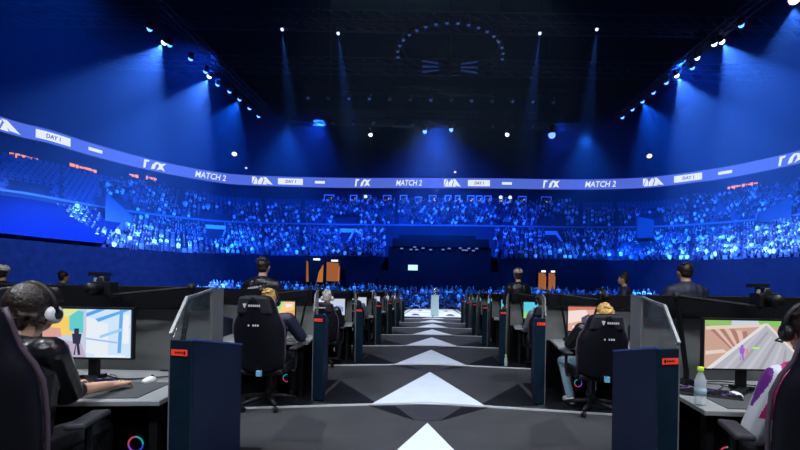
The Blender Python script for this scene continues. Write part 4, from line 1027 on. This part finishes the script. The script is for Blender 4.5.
# chairs
ch = make_chair(); cl = make_chair(True)
ch.location = (-2.03, 1.93, 0); ch.rotation_euler.z = R(17); ch['label'] = 'black gaming chair of the nearest player left of the aisle'; ch['group'] = 'gaming chairs'
dup(ch, (1.84, 1.93, 0), R(-20), 'black gaming chair at the right edge behind the nearest player')
dup(ch, (-1.93, 4.72, 0), R(2), 'black gaming chair with pale marks, second row left of the aisle')
cl.location = (1.89, 4.72, 0); cl.rotation_euler.z = R(-3); cl['label'] = 'low black gaming chair under curly blond hair, second row right'; cl['group'] = 'gaming chairs'
for s in (-1, 1):
    for k in range(2, 7): dup(cl, (s*1.98, 1.98+P*k, 0), R(-s*4), 'black gaming chair, %s row %s of the aisle' % (names[k], side[s]))
    for k in (1, 2): dup(cl, (s*(2.0+SW), 1.98+P*k, 0), R(-s*4), 'empty black gaming chair at the second station out, %s row %s' % (names[k], side[s]))

# players
def wpt(x, y, z, loc, rz):       # world point to a person's own frame
    q = Matrix.Rotation(-rz, 3, 'Z') @ (Vector((x, y, z))-Vector(loc)); return tuple(q)
l0 = (-2.06, 1.93, 0); z0 = R(6); q = lambda x, y, z: wpt(x, y, z, l0, z0)
p1, j1 = person('person in a black jacket and headset reaching for the mouse at the left edge', l0, z0, 'sit', M['shirt_black'], M['trousers'], M['skin2'], M['hair_dark'], 'bowl', vox=.0062, slv=.6,
    J=dict(head=q(-2.05, 2.06, 1.24), neck=q(-2.07, 1.99, 1.09), shR=q(-1.885, 1.97, 1.035), elR=q(-1.975, 2.17, .79), wrR=q(-1.965, 2.44, .765), shL=q(-2.26, 2.0, 1.03), elL=q(-2.33, 2.2, .8), wrL=q(-2.28, 2.46, .765), chest=q(-2.06, 1.95, .92)))
headset('white headset on the dark haired player at the left edge', p1, j1, M['white'])
l0 = (1.90, 1.95, 0); z0 = R(-12); q = lambda x, y, z: wpt(x, y, z, l0, z0)
def jersey(c, j):                       # 0 black, 1 white, 2 purple, 3 magenta
    u = c.x-j['shL'].x; v = c.z-j['shL'].z
    if u > .17: return 0
    k = u+.055-.35*v
    if abs(k) < .013: return 1
    if k < 0: return 2 if v > -.14 else 1
    return 3 if v > -.19 else 1
p2, j2 = person('person in a magenta, purple and white jersey cut off by the right edge', l0, z0, 'sit', M['shirt_black'], M['trousers'], M['skin2'], M['hair_dark'], 'short', vox=.007, slv=.62,
    mats2=([M['shirt_white'], M['shirt_purple'], M['shirt_mag']], jersey),
    J=dict(head=q(1.97, 2.12, 1.205), neck=q(1.94, 2.03, 1.05), shL=q(1.735, 2.0, .955), elL=q(1.665, 2.06, .68), wrL=q(1.93, 2.30, .74), shR=q(2.1, 1.97, .98), elR=q(2.22, 2.12, .78), wrR=q(2.15, 2.38, .76), chest=q(1.92, 1.98, .88)))
headset('black headset on the player at the right edge', p2, j2, M['blackp'])
l0 = (-1.93, 4.72, 0); z0 = 0; q = lambda x, y, z: wpt(x, y, z, l0, z0)
p3, j3 = person('person with blond hair leaning behind a black chair, second row left of the aisle', l0, z0, 'sit', M['shirt_navy'], M['trousers'], M['skin2'], M['hair_blond'], 'short', vox=.009, slv=.8,
    J=dict(head=q(-1.95, 4.78, 1.24), shR=q(-1.72, 4.76, 1.02), elR=q(-1.62, 4.92, .80), wrR=q(-1.66, 5.12, .77), elL=q(-2.2, 4.9, .8), wrL=q(-2.1, 5.12, .77)))
headset('black headset on the blond player in the second row left', p3, j3, M['blackp'])
l0 = (1.93, 4.76, 0); q = lambda x, y, z: wpt(x, y, z, l0, 0)
p4, j4 = person('person with curly blond hair and pale trousers, second row right of the aisle', l0, 0, 'sit', M['shirt_black'], M['jeans'], M['skin2'], M['hair_blond'], 'curly', vox=.009,
    J=dict(head=q(2.06, 4.86, 1.135), neck=q(2.02, 4.82, .99), chest=q(1.94, 4.79, .86), shL=q(1.76, 4.79, .96), shR=q(2.13, 4.79, .96), knL=q(1.66, 5.12, .52), anL=q(1.72, 4.98, .09), knR=q(2.08, 5.2, .52), elL=q(1.68, 4.93, .77), elR=q(2.2, 4.93, .77), wrL=q(1.8, 5.12, .765), wrR=q(2.1, 5.12, .765)))
headset('black headset on the curly blond player second row right', p4, j4, M['blackp'])
# players further back: two builds, copied
pa, ja = person('person with pale hair in dark clothes, third row left of the aisle', (-1.98, 1.98+2*P, 0), 0, 'sit', M['shirt_black'], M['trousers'], M['skin2'], M['hair_white'], 'short', vox=.012)
headset('white headset on the pale haired player third row left', pa, ja, M['white'])
pb, jb = person('person with dark hair in a grey shirt, third row right of the aisle', (2.0, 1.98+2*P, 0), 0, 'sit', mat('shirt_grey', (.12, .12, .15), .6), M['trousers'], M['skin2'], M['hair_dark'], 'short', vox=.012)
headset('dark headset on the grey shirted player third row right', pb, jb, M['blackp'])
for s in (-1, 1):
    for k in range(3, 7): dup(pa if (k+s) % 2 else pb, (s*1.98, 1.98+P*k, 0), 0, 'person playing at the desk, %s row %s of the aisle' % (names[k], side[s]), 'players in the rear rows')

# crew standing behind the stations
def crew(label, px, top, y, scale=1.0, rz=PI*0, **kw):
    h = SZ(top, y, px); t, j = person(label, (SX(px, y), y, 0), rz, 'stand', kw.pop('shirt', M['shirt_black']), M['trousers'], M['skin'], kw.pop('hair', M['hair_dark']), **kw)
    s = h/1.78; t.scale = (s*scale, s*scale, s); return t, j
crew('person in a black shirt with white back print standing behind the second row left', 262, 257, 6.35, 1.12, 0, vox=.012)
t = [o for o in C.objects if o.get('label', '').startswith('person in a black shirt with white back')][0]
mb = MB()
for k in range(9): mb.box((-.115+k*.026, -.165, 1.315+.01*abs(4-k)*-.6), (-.097+k*.026, -.16, 1.345+.01*abs(4-k)*-.6))
obj('back_print', mb, M['mark'], t)
crew('broad person in dark clothes standing behind the right station beam', 686, 262, 6.25, 1.2, 0, vox=.013, shirt=M['shirt_navy'])
crew('smaller person with ponytail standing farther back on the right, turned sideways', 625, 273, 9.0, 1.0, R(60), vox=.014, shirt=M['shirt_navy'])
tc, jc = crew('person in a beige cap and headset standing behind the third row right', 518, 268, 9.05, 1.0, 0, vox=.014, cap=mat('beige_cap', (.4, .33, .25), .7))
crew('person standing far back at the left, only head and shoulders showing', 62, 271, 9.0, 1.0, R(-20), vox=.014, shirt=M['shirt_navy'])
crew('person in a white cap standing at the left edge', 1, 264, 6.6, 1.0, R(30), vox=.013, cap=mat('white_cap', (.75, .72, .62), .6))

# small things on the desks and floor
def bottle(loc, label, capm, sc=1.0):
    t = thing('water_bottle', label, 'bottle', loc)
    mb = MB(); pr = [(.001, .0), (.029, .0), (.031, .01), (.031, .05), (.029, .055), (.031, .06), (.031, .1), (.029, .105), (.031, .11), (.03, .14), (.022, .165), (.013, .185), (.013, .195)]
    mb.lathe((0, 0, 0), [(r*sc, z*sc) for r, z in pr], 16); obj('body', mb, M['water'], t, True)
    mb = MB(); mb.lathe((0, 0, .193*sc), [(.016*sc, 0), (.017*sc, .005), (.017*sc, .022*sc), (.014*sc, .025*sc)], 14); obj('cap', mb, capm, t, True)
    mb = MB(); mb.lathe((0, 0, .06*sc), [(.0316*sc, 0), (.0316*sc, .035*sc)], 16); obj('wrapper', mb, mat('wrapper', (.35, .5, .6), .4, alpha=.6), t, True)
    return t
bottle((SX(702, 2.42), 2.42, DZ), 'clear water bottle with lime cap on the right desk', M['lime'], 1.05)
bottle((SX(345, 9.6), 9.75, 0), 'small white bottle on the floor left of the aisle, fourth row', M['white'], 1.2)
bottle((SX(525, 6.1), 7.6, 0), 'small bottle with green cap on the floor right of the aisle, third row', M['lime'], 1.0)
# cables on both front desks
for s, pts, lb in ((-1, [(-2.35, 2.9, DZ+.01), (-2.15, 2.8, DZ+.01), (-1.9, 2.9, DZ+.012), (-1.82, 3.05, DZ+.01), (-2.1, 3.1, DZ+.01)], 'thin black cables tangled behind the hand on the left desk'),
                   (1, [(2.1, 2.9, DZ+.01), (1.95, 2.78, DZ+.01), (1.88, 2.95, DZ+.01), (2.2, 3.05, DZ+.01), (2.4, 2.85, DZ+.01)], 'thin black cables curling behind the monitor foot on the right desk')):
    cv = spline([Vector(p) for p in pts], 8); mb = MB(pts[0]); mb.tube(cv, .004, 6)
    mb.tube([p+V(.05*math.sin(i*.5), .06*math.cos(i*.4)-.03, 0) for i, p in enumerate(cv)], .0035, 6); tag(obj('cable', mb, M['blackp'], loc=pts[0]), lb, 'cable')
for s in (-1, 1):
    pts = [(s*2.3, 2.88, .66), (s*2.25, 2.8, .35), (s*2.2, 2.7, .12), (s*2.35, 2.6, .02), (s*2.5, 2.7, .02)]; mb = MB(pts[0]); mb.tube(spline([Vector(p) for p in pts], 8), .006, 6)
    tag(obj('cable', mb, M['blackp'], loc=pts[0]), 'black cable hanging under the nearest desk %s of the aisle' % side[s], 'cable')
# papers and snacks by the left keyboard
mb = MB(); mb.box((-.07, -.045, 0), (.07, .045, .012)); 
o = obj('snack_packet', mb, [mat('red_packet', (.5, .03, .05), .4)], bevel=.005, loc=(-2.2, 2.42, DZ+.006)); o.rotation_euler.z = .5; tag(o, 'red and blue packet beside the left keyboard', 'packet')
